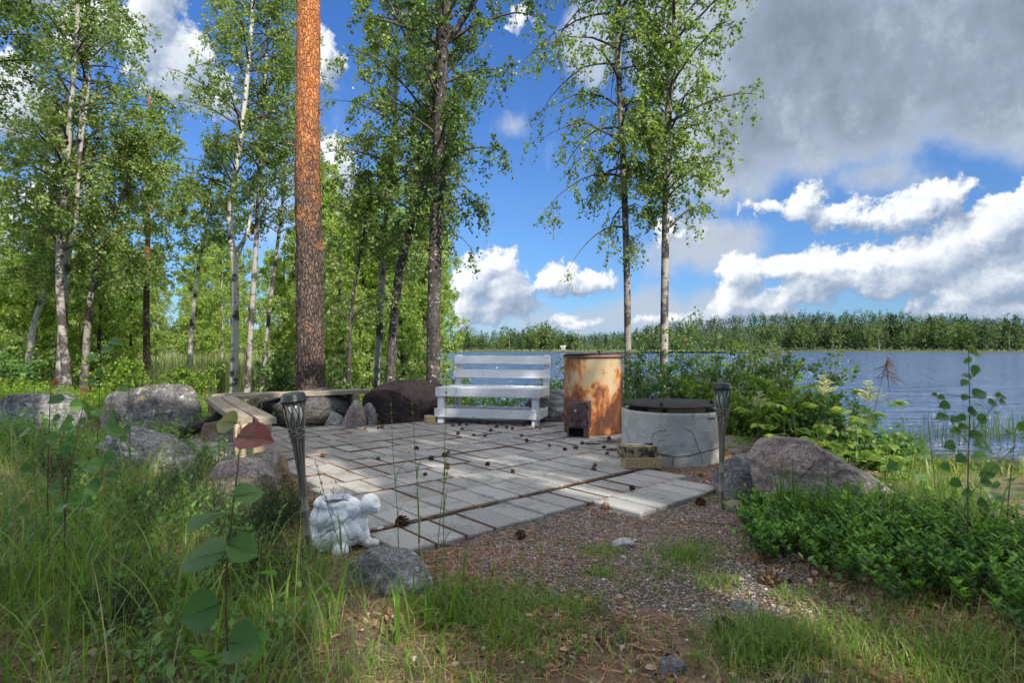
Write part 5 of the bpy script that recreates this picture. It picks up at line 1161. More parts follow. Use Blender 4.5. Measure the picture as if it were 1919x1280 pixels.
# tufts on the path: (u, v, spread px, count, height)
for u, v, r, n, h in ((1128, 1040, 45, 500, .05), (1290, 1040, 75, 1100, .07), (1130, 1085, 40, 260, .05), (940, 1130, 110, 1500, .08), (1000, 1200, 130, 800, .08), (840, 1150, 110, 900, .11), (1335, 1090, 60, 400, .06), (1440, 1220, 100, 900, .16), (1230, 1085, 45, 200, .05),
                      (1600, 1205, 150, 620, .13), (1820, 1240, 150, 900, .14), (1700, 1130, 90, 400, .10), (1075, 1150, 60, 300, .09), (1485, 1130, 50, 120, .12), (1330, 930, 18, 90, .05), (1010, 1015, 30, 60, .03), (1060, 1010, 20, 60, .03), (590, 775, 14, 80, .16)):
    U = RG.normal(u, r*.5, n); Vv = np.clip(RG.normal(v, r*.22, n), 700, 1900); x, y, _ = G0(U, Vv); k = not_patio(x, y); x, y = x[k], y[k]; m = len(x)
    blades(gr, on_ground(x, y, -.004), h*RG.uniform(.2, .75, m), RG.uniform(.2, 1.1, m), RG.uniform(0, 6.28, m), RG.uniform(.0012, .0034, m), 4, np.clip(RG.uniform(.2, .95, m), 0, 1))
grass(9500, (-.9, 2.2, .95, 3.2), lambda x, y: (.10+.45*sst(nz(x, y, 2.5, 71), .0, .4))*(1-grav_w(x, y))+.03, (.02, .08), (.001, .0026), (.1, .9), 3, (.2, 1))
grass(9000, (-.75, 1.6, .85, 1.75), lambda x, y: .25+.75*sst(nz(x, y, 3.0, 81), -.15, .3), (.02, .11), (.001, .0026), (.2, 1.2), 4, (.2, 1.0))
grass(5000, (-6, -1.8, 3.4, 5.6), lambda x, y: left_zone(x, y), (.10, .34), (.002, .005), (.3, 1.1), 4, (.3, .95))
grass(9000, (-3.4, -.5, 1.2, 3.6), lambda x, y: left_zone(x, y), (.06, .22), (.001, .0024), (.3, 1.2), 4, (.3, 1.0))
stuff(gr, 'grass', M['grass'])
# ---- big sedge tufts in front of the boulder and bank of grass on the right
sg = MB()
def tuft(u, v, n, h, w, spread=.04, lean=(.1, .8), tone=(.1, .5), mb=sg, Y=None):
    if Y is None: x, y, _ = G0(u, v)
    else: x, y = (u-960)/FPX*Y, Y
    X_ = x+RG.normal(0, spread, n); Y_ = y+RG.normal(0, spread, n)
    blades(mb, on_ground(X_, Y_, -.01), h*RG.uniform(.5, 1.1, n), RG.uniform(*lean, n), RG.uniform(0, 6.28, n), w*RG.uniform(.7, 1.2, n), 7, RG.uniform(*tone, n), 1.2)
tuft(1545, 985, 54, .40, .011, .06, (.15, .9), (.05, .4), Y=2.62); tuft(1475, 990, 16, .44, .010, .03, (.05, .5), (.05, .35), Y=2.66); tuft(1420, 985, 16, .25, .006, .04, (.6, 1.1), (.3, .6), Y=2.8)
for u, Y in ((1650, 2.5), (1700, 2.7), (1745, 2.6), (1790, 2.4), (1850, 2.5), (1760, 3.0), (1820, 3.1), (1700, 3.3), (1900, 2.2)): tuft(u, 0, 44, .38, .007, .12, (.15, 1.0), (.35, .85), Y=Y)
for u, v, n, h in ((205, 1090, 14, .42), (150, 1180, 12, .4), (30, 1150, 14, .45), (590, 1200, 10, .35), (330, 1230, 12, .4), (470, 1260, 10, .3), (800, 1160, 22, .27), (745, 1200, 10, .26), (860, 1130, 8, .24)): tuft(u, v, n, h, .0085, .05, (.15, .9), (.3, .75))
tag(sg.build('sedge', M['grass']), kind='stuff')
# ---- tall flowering grass stalks, each a thing
def stalk(u, v, pts, label, seed):
    rg = np.random.default_rng(seed); x, y, _ = G0(u, v); b = np.array((x, y, float(gz(x, y)))); root = thing('grass_stalk', label, 'grass stalk', b, group='tall single grass stalks')
    q = spline(np.array([(0, 0, 0)]+[tuple(PX(a, c, y)-b) for a, c in pts]), 20); MB().tubes(q, np.linspace(.0019, .0009, 20), 5, .55).build('stem', M['gstem'], root)
    lf = MB(); 
    for t in (.12, .3, .5): p = q[int(t*19)]; blades(lf, p[None], .14, .75, rg.uniform(0, 6.28), .006, 6, .4, 1.0)
    lf.build('leaf', M['grass'], root)
    sp = MB(); n = 26; tt = rg.uniform(.86, 1, n); P = q[(tt*19).astype(int)]; ax = nrm(rg.normal(0, .35, (n, 3))+np.array([0, 0, 1])); leaves(sp, P, ax, rg.normal(0, 1, (n, 3)), .012, .003, KITE, .75); sp.build('seed_head', M['grass'], root)
stalk(748, 1040, [(745, 960), (737, 850), (733, 745)], 'tall thin grass stalk left of the paving corner', 1)
stalk(786, 1045, [(784, 940), (777, 830), (770, 725)], 'tall upright grass stalk at the paving corner with wide blade', 2)
stalk(832, 1060, [(832, 950), (834, 840), (838, 700)], 'tallest grass stalk, in front of the white bench', 3)
stalk(815, 1090, [(822, 1010), (829, 930), (840, 880)], 'short grass stalk bending over the paving edge', 4)
stalk(345, 1060, [(338, 900), (331, 780), (322, 655)], 'dark tall grass stalk in front of the mossy boulder', 5)
stalk(66, 960, [(64, 850), (65, 740), (64, 660)], 'thin straight grass stalk at the far left', 6)
stalk(250, 1020, [(246, 900), (243, 800), (240, 700)], 'thin grass stalk left of the mossy boulder', 7)
stalk(700, 1180, [(655, 1075), (615, 950), (590, 860)], 'brown grass stalk slanting left behind the planter', 8)

# ---- heather
def heather():
    tw = MB(); lf = MB(); cs = []
    for u, v, r, n in ((420, 1000, 70, 120), (350, 960, 60, 90), (500, 1000, 60, 110), (540, 970, 40, 60), (300, 1000, 60, 70), (60, 870, 70, 110), (120, 950, 60, 60), (470, 1100, 90, 70), (610, 985, 22, 18), (240, 1210, 60, 40)):
        U = RG.normal(u, r*.5, n); Vv = RG.normal(v, r*.3, n); x, y, _ = G0(U, np.clip(Vv, 800, 1600)); k = not_patio(x, y); cs.append(on_ground(x[k], y[k], -.01))
    P = np.concatenate(cs); n = len(P); h = RG.uniform(.10, .24, n); d = RG.normal(0, .22, (n, 2)); T = np.linspace(0, 1, 8)
    S = P[:, None]+np.stack([d[:, 0:1]*h[:, None]*T**1.3, d[:, 1:2]*h[:, None]*T**1.3, h[:, None]*T], -1); tw.tubes(S[:, ::2], np.tile([.0018, .0014, .001, .0006], (n, 1)), 3)
    for rep in range(46):
        t = RG.uniform(.15, 1, n); i = np.clip((t*7).astype(int), 0, 6); Q = S[np.arange(n), i]+RG.normal(0, .006, (n, 3)); ax = nrm(RG.normal(0, .5, (n, 3))+np.array([0, 0, .9])); leaves(lf, Q, ax, RG.normal(0, 1, (n, 3)), RG.uniform(.010, .022, n), .0032, KITE, RG.random(n))
    stuff(tw, 'heather_stems', M['twig']); stuff(lf, 'heather', M['heather'])
heather()
# ---- lingonberry cover on the right
def shrublets(name, mat, P, h, nleaf, leaf, spread=.3, tone=(0, 1), tpl=LEAF, stem=M['stem'], top=True):
    n = len(P); h = RG.uniform(*h, n); d = RG.normal(0, spread, (n, 2)); T = np.linspace(0, 1, 6); tw = MB(); lf = MB()
    S = P[:, None]+np.stack([d[:, 0:1]*h[:, None]*T**1.4, d[:, 1:2]*h[:, None]*T**1.4, h[:, None]*T], -1); tw.tubes(S[:, [0, 2, 5]], np.tile([.0017, .0014, .0008], (n, 1)), 3)
    base = RG.uniform(*tone, n)
    for j in range(nleaf):
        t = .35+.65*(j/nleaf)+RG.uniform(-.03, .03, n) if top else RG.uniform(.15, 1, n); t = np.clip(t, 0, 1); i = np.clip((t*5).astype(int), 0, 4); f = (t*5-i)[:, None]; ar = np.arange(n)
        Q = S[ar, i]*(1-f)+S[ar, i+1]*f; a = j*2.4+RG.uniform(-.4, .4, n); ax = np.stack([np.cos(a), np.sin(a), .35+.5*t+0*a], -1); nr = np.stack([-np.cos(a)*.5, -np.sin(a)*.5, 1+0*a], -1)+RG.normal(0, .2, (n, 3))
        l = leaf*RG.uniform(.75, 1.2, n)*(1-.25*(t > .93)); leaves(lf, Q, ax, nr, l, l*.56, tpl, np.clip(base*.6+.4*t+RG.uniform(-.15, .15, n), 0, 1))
    stuff(tw, name+'_stems', stem); stuff(lf, name, mat)
def ling_zone(x, y):
    u, v = uv(x, y); lim = 1000+.30*(u-1400)+18*np.sin(u*.02); lo = 985+.10*np.maximum(u-1600, 0)
    return (sst(u, 1385, 1420)*sst(v, lo-30, lo)*sst(lim+70-v, 0, 40))*(.35+.65*sst(nz(x, y, 3, 14), -.35, .1))
x, y = sample(16000, .9, 2.9, 1.55, 3.4, ling_zone); k = y < 3.4; print('ling', k.sum())
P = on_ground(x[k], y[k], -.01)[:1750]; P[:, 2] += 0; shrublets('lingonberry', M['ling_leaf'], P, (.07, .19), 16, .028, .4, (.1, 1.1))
# bilberry-like greens left + scattered
x, y = sample(9000, -3.6, -.3, .9, 5.0, lambda x, y: left_zone(x, y)*sst(nz(x, y, 1.5, 33), -.2, .3)*.4); k = not_patio(x, y); shrublets('bilberry', M['aspen_leaf'], on_ground(x[k], y[k])[:650], (.08, .24), 9, .028, .3, (.05, .7), stem=M['gstem'])
x, y = sample(900, -.4, 2.6, 1.2, 2.4, lambda x, y: .25+0*x); k = not_patio(x, y); shrublets('seedlings', M['lime_leaf'], on_ground(x[k], y[k])[:150], (.02, .06), 5, .018, .3, (0, .6), stem=M['gstem'])
x, y = sample(2400, -5.2, -2.2, 3.9, 6.2, lambda x, y: sst(nz(x, y, 1.7, 91), -.3, .3)*.6); k = not_patio(x, y); shrublets('rockside_herbs', M['aspen_leaf'], on_ground(x[k], y[k])[:520], (.10, .34), 10, .04, .35, (.1, .75), stem=M['gstem'])
# yellow-green cover behind the rocks on the left and behind the bench
x, y = sample(16000, -9.5, 1.2, 7.0, 12.5, lambda x, y: .8*(shore_d(x, y) > .3)*(1-.6*sst(y, 10, 13))); shrublets('forest_undergrowth', M['lime_leaf'], on_ground(x, y)[:4200], (.12, .42), 9, .055, .4, (0, .9), tpl=KITE, stem=M['gstem'])

# ---- lawn by the water
lw = MB(); x, y = sample(150000, 1.9, 9.5, 3.0, 10.3, lambda x, y: lawn_w(x, y)*(shore_d(x, y) > .05)*(.3+.7*sst(nz(x, y, 1.6, 44), -.5, .1))); m_ = len(x)
blades(lw, on_ground(x, y, -.003), RG.uniform(.04, .14, m_), RG.uniform(.1, .9, m_), RG.uniform(0, 6.28, m_), RG.uniform(.004, .010, m_), 2, RG.uniform(0, 1, m_)); stuff(lw, 'lawn', M['lawn'])
# ---- reeds: meadow on the left, sparse ones in the shallows
rd = MB(); n = 24000; Yv = RG.uniform(13.5, 42, n); U = RG.uniform(-60, 840, n); x = (U-960)/FPX*Yv; d = shore_d(x, Yv); k = ((U > 260) & (U < 600) | (RG.random(n) < .3)) & (d > -2.2) & (Yv > 15+0*U); x, y = x[k], Yv[k]; m_ = len(x)
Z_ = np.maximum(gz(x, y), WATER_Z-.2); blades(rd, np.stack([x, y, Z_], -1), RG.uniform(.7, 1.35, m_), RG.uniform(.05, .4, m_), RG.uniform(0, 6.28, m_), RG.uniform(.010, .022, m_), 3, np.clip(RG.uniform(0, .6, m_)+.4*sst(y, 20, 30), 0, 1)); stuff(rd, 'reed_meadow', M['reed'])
rs = MB()
for u, Y, n, sp in ((1860, 11.2, 160, .5), (1900, 11.8, 140, .5), (1800, 10.6, 50, .3), (1750, 11.0, 34, .35), (1700, 10.9, 22, .3), (880, 13, 70, .7), (1010, 12.6, 60, .6), (1350, 12.4, 40, .6), (1720, 10.4, 20, .3)):
    x = (u-960)/FPX*Y+RG.normal(0, sp, n); y = Y+RG.normal(0, .4, n); blades(rs, np.stack([x, y, np.full(n, WATER_Z-.1)], -1), RG.uniform(.35, .85, n), RG.uniform(.05, .4, n), RG.uniform(0, 6.28, n), RG.uniform(.006, .011, n), 4, RG.uniform(0, .5, n))
stuff(rs, 'shore_reeds', M['reed'])

# ---- bushes by the shore: each a thing
def bush(name, label, u, Y, H, spread, mat, seed, ns=9, leaf=.042, tpl=LEAF, group=None, lean=0.0, dens=1.0, cat='bush', zb=None):
    rg = np.random.default_rng(seed); x = (u-960)/FPX*Y; z = float(gz(x, Y)); root = thing(name, label, cat, (x, Y, z), group=group); tw = MB(); lf = MB()
    for i in range(ns):
        a = rg.uniform(0, 6.28); r_ = spread*rg.uniform(.2, 1); h = H*rg.uniform(.6, 1.05)
        q = spline(np.array([(rg.normal(0, .05), rg.normal(0, .05), -.05), (r_*.35*math.cos(a), r_*.35*math.sin(a), h*.5), (r_*math.cos(a)+lean, r_*math.sin(a), h)]), 16); rad = np.linspace(.009, .002, 16); tw.tubes(q, rad, 5)
        a_, l_ = crown(rg, q, rad, .2, 1, max(4, int(9*dens)), .34*H**.6, lambda t: 1.1-.6*t, el=(5, 60), droop=.1, ns=3, nt=2, nl=3, leaf=leaf, twig=.11, hang=.1, tpl=tpl)
        for X_, Y_ in ((tw, a_), (lf, l_)):
            off = X_.n; X_.V += Y_.V; X_.F += [f+off for f in Y_.F]; X_.A += Y_.A; X_.M += Y_.M; X_.S += Y_.S; X_.n += Y_.n
    tw.build('stems', M['twig'], root); lf.build('foliage', M[mat], root); return root
bush('alder_bush', 'dark-leaved alder bush in the middle of the shore thicket', 1395, 6.4, 1.25, .55, 'dark_leaf', 61, 11)
bush('alder_bush', 'dark alder bush nearest the open water, right of the thicket', 1500, 5.6, 1.02, .40, 'dark_leaf', 62, 10)
bush('alder_bush', 'tall loose alder bush between the two shore birches', 1205, 8.2, 1.7, .45, 'dark_leaf', 63, 8)
bush('alder_bush', 'alder bush right of the birch with its tip against the sky', 1325, 7.6, 1.75, .45, 'aspen_leaf', 64, 9)
bush('leafy_bush', 'pale green bush behind the right torch', 1440, 7.0, 1.35, .55, 'lime_leaf', 65, 10)
bush('leafy_bush', 'bright bush directly behind the concrete ring', 1265, 6.6, .85, .55, 'aspen_leaf', 66, 10)
bush('leafy_bush', 'small bright bush right behind the boiler drum', 1195, 7.3, .95, .35, 'aspen_leaf', 67, 8)
bush('leafy_bush', 'loose bush seen through the back of the white bench', 890, 8.6, 1.0, .5, 'aspen_leaf', 68, 9)
bush('leafy_bush', 'low bush below the seat of the white bench', 950, 8.0, .75, .5, 'aspen_leaf', 69, 9)
bush('leafy_bush', 'thin bush between the white bench and the boiler', 1040, 8.4, 1.05, .35, 'dark_leaf', 70, 7)
bush('alder_bush', 'thin alder twigs rising above the white bench backrest', 862, 8.9, 1.25, .3, 'dark_leaf', 71, 6)
bush('leafy_bush', 'round-leaved bush right of the pine trunk', 622, 9.0, 1.5, .45, 'dark_leaf', 72, 9, leaf=.065)
bush('leafy_bush', 'round-leaved bush left of the pine trunk', 528, 9.3, 1.55, .5, 'dark_leaf', 73, 9, leaf=.065)
bush('leafy_bush', 'green bush between the slanting trunk and the reddish boulder', 775, 9.4, 1.3, .5, 'aspen_leaf', 74, 9)
bush('leafy_bush', 'bright bush in the left wood edge above the mossy boulder', 215, 10.5, 1.0, .8, 'lime_leaf', 75, 12, leaf=.06)
bush('leafy_bush', 'bright bush below the far left birches', 30, 10.0, 1.0, .8, 'aspen_leaf', 76, 12, leaf=.06)
bush('leafy_bush', 'wide bright bush at the edge of the reed meadow', 350, 12.5, .8, .8, 'lime_leaf', 77, 12, leaf=.06)
for i, (u, Y, h, m_, lb) in enumerate(((1385, 5.2, .5, 'lime_leaf', 'yellow-green bush low behind the torch'), (1470, 4.9, .5, 'lime_leaf', 'yellow-green bush left behind the big boulder'), (1545, 4.6, .52, 'aspen_leaf', 'green bush behind the top of the big boulder'), (1330, 5.7, .62, 'lime_leaf', 'yellow-green bush between ring and torch'),
                              (1640, 4.2, .26, 'aspen_leaf', 'low green bush right behind the big boulder slope'), (1430, 5.9, .8, 'lime_leaf', 'taller yellow-green bush in the shore thicket'))):
    bush('leafy_bush', lb, u, Y, h, .42, m_, 80+i, 11, leaf=.04)

# ---- saplings with large round leaves
def sapling(name, label, pts, Y, leafs, mat='aspen_leaf', r=.003, branches=(), cat='sapling', seed=1, size=.05):
    rg = np.random.default_rng(seed); W_ = np.array([PX(u, v, Y) for u, v in pts]); b = W_[0].copy(); b[2] = min(b[2], float(gz(b[0], b[1])))-.01; W_[0] = b; root = thing(name, label, cat, b)
    q = spline(W_, 24)-b; MB().tubes(q, np.linspace(r, r*.4, 24), 6).build('stem', M['stem'], root)
    for br in branches: qq = spline(np.array([PX(u, v, Y+dy) for u, v, dy in br]), 10)-b; MB().tubes(qq, np.linspace(r*.6, r*.3, 10), 5).build('side_branch', M['stem'], root)
    for (u, v, dy, su, tone) in leafs:                       # leaf centre, depth offset, size factor, tone
        c = PX(u, v, Y+dy)-b; j = np.argmin(np.linalg.norm(q-c, axis=1)); s = q[j]; out = c-s; out[2] *= .4
        ax = nrm(out+rg.normal(0, .012, 3)); ax[2] -= .25; ax = nrm(ax); l = size*su; st = c-ax*l*.5; lf = MB(); nr = nrm(np.array([rg.normal(0, .5), -.75, .55+rg.normal(0, .3)]))
        leaves(lf, st[None], ax[None], nr[None], l, l*1.02, ROUND, tone, 0, .12); lf.tubes(np.stack([st+nr*.0012, c+nr*.0022+np.array([0, 0, .0]), st+ax*l*.8-np.array([0, 0, .05*l])+nr*.001]), [.0009, .0007, .0003], 4, .62); lf.tubes(np.array([s, (s+st)/2+np.array([0, 0, .004]), st]), [.0008, .0007, .0006], 4, tone); lf.build('leaf', M[mat], root)
sapling('aspen_sapling', 'blurred round-leaved aspen sapling close to the viewer with one red leaf', [(432, 1700), (428, 1280), (424, 1100), (436, 960), (446, 880), (452, 800)], .72,
        [(385, 976, 0, 1.15, .28), (378, 1046, .02, 1.35, .30), (372, 1148, .0, 1.15, .35), (458, 1030, .0, .85, .45), (468, 925, 0, .8, .5), (455, 990, .03, .7, .6), (455, 1205, .0, 1.15, .35), (415, 1235, .02, 1.1, .4), (500, 1075, .05, .7, .55), (478, 820, -.02, 1.0, 1.0), (424, 792, .02, .75, .86), (486, 1215, .04, .9, .45), (380, 1232, .03, .9, .5)], seed=3, size=.046, r=.0022)
lv = [(90+RG.uniform(-65, 70), v, RG.uniform(-.06, .06), RG.uniform(.75, 1.1), RG.uniform(.2, .6)) for v in range(760, 960, 13)]
sapling('aspen_sapling', 'reddish-stemmed aspen sapling with round leaves at the far left', [(92, 985), (90, 930), (92, 830), (95, 720)], 2.1, lv+[(103, 716, 0, .6, .98), (102, 746, 0, .8, .85)], seed=4, size=.045)
lv = [(140+(980-v)*.1+RG.uniform(-70, 70), v, RG.uniform(-.08, .08), RG.uniform(.75, 1.1), RG.uniform(.15, .6)) for v in range(750, 990, 12)]
sapling('aspen_sapling', 'bushy aspen sapling with forked stem left of the low grey rock', [(124, 1080), (122, 1000), (130, 900), (160, 740)], 1.9, lv+[(158, 730, 0, .6, .97)], seed=5, size=.045, branches=(((122, 980, 0), (118, 880, 0), (112, 800, 0)),))
lv = [(185+RG.uniform(-45, 60), v, RG.uniform(-.08, .08), RG.uniform(.7, 1.1), RG.uniform(.25, .6)) for v in range(640, 900, 15)]
sapling('aspen_sapling', 'slim aspen sapling rising in front of the left rock', [(180, 950), (182, 860), (186, 760), (190, 660)], 3.0, lv, seed=6, size=.055)
sapling('aspen_sapling', 'tall aspen sapling with orange tip leaves at the right edge', [(1812, 1010), (1814, 960), (1815, 860), (1818, 760), (1815, 655)], 2.15,
        [(1816, 648, 0, .55, .93), (1822, 656, 0, .5, .85), (1832, 664, 0, .7, .6), (1815, 676, .02, .6, .5), (1827, 695, 0, .85, .4), (1814, 705, .01, .75, .4), (1808, 718, 0, .6, .3), (1837, 738, 0, 1.0, .3), (1808, 745, .0, .5, .3), (1838, 760, 0, 1.0, .4), (1862, 756, .01, .75, .35), (1824, 772, 0, .8, .3), (1842, 786, 0, .85, .5), (1802, 782, 0, .6, .4), (1790, 787, 0, .7, .3),
         (1765, 782, 0, .85, .3), (1752, 740, 0, .4, .45), (1764, 745, 0, .5, .35), (1770, 760, 0, .75, .3), (1872, 740, 0, .45, .4), (1882, 745, 0, .45, .4), (1880, 754, 0, .6, .4), (1870, 776, .03, .5, .6), (1846, 802, 0, .7, .5), (1805, 800, 0, .7, .4), (1830, 815, 0, .8, .4), (1790, 808, .02, .7, .5), (1780, 835, 0, .8, .4), (1842, 830, .03, .7, .6), (1860, 850, .02, .7, .5), (1800, 860, 0, .8, .35), (1835, 875, 0, .7, .4), (1770, 875, .03, .7, .5), (1850, 905, 0, .8, .35), (1790, 905, 0, .8, .4), (1812, 925, 0, .7, .4)],
        branches=(((1815, 830, 0), (1790, 800, 0), (1755, 745, 0)), ((1815, 815, 0), (1845, 785, 0), (1872, 745, 0)), ((1812, 935, 0), (1850, 890, .0), (1905, 835, -.05))), seed=7, size=.052)
lv = [(1900+RG.uniform(-70, 25), v, RG.uniform(-.05, .05), RG.uniform(.7, 1.1), RG.uniform(.2, .6)) for v in range(800, 960, 11)]
sapling('aspen_sapling', 'leafy aspen sapling low at the right edge', [(1888, 1020), (1890, 940), (1905, 800)], 2.3, lv, seed=8, size=.055)
lv = [(1720+RG.uniform(-50, 50), v, RG.uniform(-.05, .05), RG.uniform(.7, 1.1), RG.uniform(.3, .7)) for v in range(830, 960, 22)]
sapling('rowan_sapling', 'light green sapling between big boulder and tall aspen', [(1758, 990), (1752, 900), (1740, 790)], 2.9, lv, seed=9, size=.06)

# ---- goat's beard: compound leaves and feathery plumes
def goatsbeard(u, Y, H, plume, label, seed, lean=0.0, top=None):
    rg = np.random.default_rng(seed); x = (u-960)/FPX*Y; b = np.array((x, Y, float(gz(x, Y)))); root = thing('goats_beard', label, 'plant', b); lf = MB(); st = MB()
    tp = (PX(*top, Y)-b) if top else np.array((lean, 0, H)); q = spline(np.array([(0, 0, 0), tp*np.array([.35, 1, .5]), tp]), 16); st.tubes(q, np.linspace(.004, .0018, 16), 6)
    for i in range(7):
        s = q[int((.15+.09*i)*15)]; a = i*2.4+rg.random(); L = .30*rg.uniform(.7, 1.1)*min(1, H); d = np.array([math.cos(a), math.sin(a), .25]); e = s+d*L; st.tubes(np.array([s, (s+e)/2+np.array([0, 0, .03]), e]), [.0018, .0014, .001], 4)
        for t in (.4, .65, .85, 1.0):
            for sd_ in (-1, 1):
                p = s+d*L*t; aa = a+sd_*(1.0-.5*t); ax = np.array([[math.cos(aa), math.sin(aa), -.1]]); l = .085*rg.uniform(.7, 1.15); leaves(lf, p[None], ax, np.array([[0, -.35, 1]])+rg.normal(0, .2, (1, 3)), l, l*.55, LEAF, rg.uniform(.2, .8), 0, .2)
    st.build('stem', M['gstem'] if plume != 'brown' else M['stem'], root); lf.build('foliage', M['lime_leaf'] if plume != 'dark' else M['aspen_leaf'], root)
    if plume:
        pm = MB(); n = 46; T = rg.uniform(.0, 1, n); e = tp; dirs = []
        for i in range(n):
            a = rg.uniform(0, 6.28); base = e-np.array([0, 0, 1])*(1-T[i])*.14*1.0; l = .085*(1.15-T[i])*rg.uniform(.6, 1.1)+.02; up_ = .5 if plume != 'brown' else rg.uniform(-.9, .4)
            dd = nrm(np.array([math.cos(a), math.sin(a), up_])); m1 = base+dd*l*.5+np.array([0, 0, .004 if plume != 'brown' else -.01]); en = base+dd*l+np.array([0, 0, -.008 if plume != 'brown' else -.03]); pm.tubes(spline(np.array([base, m1, en]), 6), np.linspace(.0022, .0014, 6), 4, rg.random())
            if plume != 'brown':
                k = 9; tt = rg.random(k)[:, None]; PP = base+(en-base)*tt; leaves(pm, PP, rg.normal(0, 1, (k, 3)), rg.normal(0, 1, (k, 3)), .007, .004, KITE, rg.random(k))
        pm.build('plume', M['plume'] if plume != 'brown' else M['stem'], root)
goatsbeard(1600, 3.75, .55, 'cream', 'goats beard with creamy feathery plume above the big boulder', 1, top=(1628, 715))
goatsbeard(1622, 3.7, .6, 'brown', 'goats beard with withered brown curled plume', 2, top=(1664, 668))
goatsbeard(1500, 4.2, .7, 'cream', 'goats beard with pale plume inside the alder bushes', 3, top=(1450, 645))
goatsbeard(1420, 4.6, .45, 'cream', 'goats beard with white plume just right of the torch cap', 4, top=(1425, 735))
goatsbeard(1550, 4.0, .4, 'cream', 'goats beard with small plume left of the creamy one', 5, top=(1545, 705))
goatsbeard(1660, 3.5, .25, None, 'low goats beard leaves right of the big boulder top', 6, top=(1665, 830))
goatsbeard(1540, 3.9, .32, None, 'goats beard leaves directly behind the big boulder', 7, top=(1530, 800))
goatsbeard(1470, 4.4, .38, None, 'goats beard leaves between torch and big boulder', 8, top=(1470, 775))
goatsbeard(1590, 4.4, .38, 'dark', 'darker goats beard leaves at the water side', 9, top=(1600, 790))

# ================================================================ litter: cones, needles, leaves, pebbles, twigs
def cone_mesh(seed, openn):
    rg = np.random.default_rng(seed); mb = MB().lathe([(.002, -.018), (.007, -.014), (.009, 0), (.006, .012), (.001, .019)], 8); n = 52
    i = np.arange(n); t = i/n; a = i*2.39996; z = -.016+.034*t; r_ = .007*np.sin(np.clip(.25+t*.8, 0, 1)*math.pi)+.002; l = (.013*np.sin((.22+t*.72)*math.pi))*openn+.003
    P = np.stack([r_*np.cos(a), r_*np.sin(a), z], -1); ax = np.stack([np.cos(a), np.sin(a), .15+.8*t], -1); nr = np.stack([-np.cos(a)*.4, -np.sin(a)*.4, 1+0*a], -1)
    V0 = np.array([(0, -.3, 0), (0, .3, 0), (.7, .5, .05), (1, .25, .25), (1, -.25, .25), (.7, -.5, .05), (.5, 0, -.25)]); leaves(mb, P, ax, nr, l, .0095, (V0, [np.array([[0, 1, 6], [1, 2, 6], [2, 3, 6], [3, 4, 6], [4, 5, 6], [5, 0, 6]]), np.array([[5, 4, 3, 2, 1, 0]])]), rg.random(n)); return mb
m, k = newmat('cone_scale'); M['cone'] = m; finish(k, k.ramp(av(k), [(0, (.05, .025, .016)), (.6, (.14, .075, .045)), (1, (.26, .17, .10))]), .75)
m, k = newmat('grey_cone_scale'); M['cone2'] = m; finish(k, k.ramp(av(k), [(0, (.05, .038, .03)), (.6, (.15, .115, .085)), (1, (.27, .22, .17))]), .8)
PC = [cone_mesh(1, 1.25).build('pine_cone', M['cone']), cone_mesh(2, .75).build('pine_cone', M['cone2']), cone_mesh(3, 1.0).build('pine_cone', M['cone'])]; first = [True]*3
def cone(u, v, kind, label=None, z=.0, s=1.0):
    o = PC[kind]
    if not first[kind]: o = o.copy(); COL.objects.link(o)
    first[kind] = False
    x, y, _ = G0(u, v, z) if v > 660 else (.905, 5.90, 0); zz = z+.013*s if not_patio(np.array(x), np.array(y)) == False or z > 0 else float(gh(x, y))+.010*s
    o.location = (x, y, zz); o.rotation_euler = (RG.uniform(.9, 2.0), RG.uniform(-.4, .4), RG.uniform(0, 6.28)); o.scale = (s,)*3
    tag(o, label or 'small brown pine cone lying on the grey paving', 'pine cone', 'pine cones on and around the paving')
for i, (u, v) in enumerate(((604, 858), (709, 862), (709, 804), (717, 803), (685, 806), (781, 844), (808, 862), (841, 850), (834, 856), (839, 880), (797, 892), (849, 800), (867, 807), (859, 815), (888, 818), (921, 809), (909, 819), (914, 873), (940, 797), (967, 798), (983, 798), (1007, 802), (1013, 805), (978, 818), (987, 828),
                            (1030, 837), (1059, 845), (1079, 842), (1092, 833), (1132, 841), (1139, 852), (1142, 823), (961, 886), (1115, 875), (1113, 882), (1185, 918), (932, 801), (950, 803), (898, 794), (915, 796), (875, 799), (862, 797), (960, 805), (996, 795), (418, 845), (438, 852))): cone(u, v, i % 3, s=RG.uniform(.75, 1.05))
cone(754, 985, 0, 'dark wide-open pine cone on the paving right of the planter', s=1.4); cone(1137, 948, 0, 'open pine cone at the inner corner of the paving edge', s=1.2); cone(976, 1003, 0, 'pine cone on the gravel below the paving edge', s=1.1)
cone(1314, 940, 0, 'dark pine cone left of the right torch foot', s=1.3); cone(1440, 1098, 0, 'large open pine cone among dead leaves under the lingonberries', s=1.5); cone(1122, 655, 1, 'pine cone lying on the boiler lid', z=.813, s=.9); PCl = cone(1360, 1190, 2, 'brown pine cone in the grass right of the path', s=1.4)
cone(375, 890, 2, 'pine cone among the litter left of the pink stone', s=1.2); cone(395, 900, 0, 'dark pine cone beside the pink lichened stone', s=1.2)
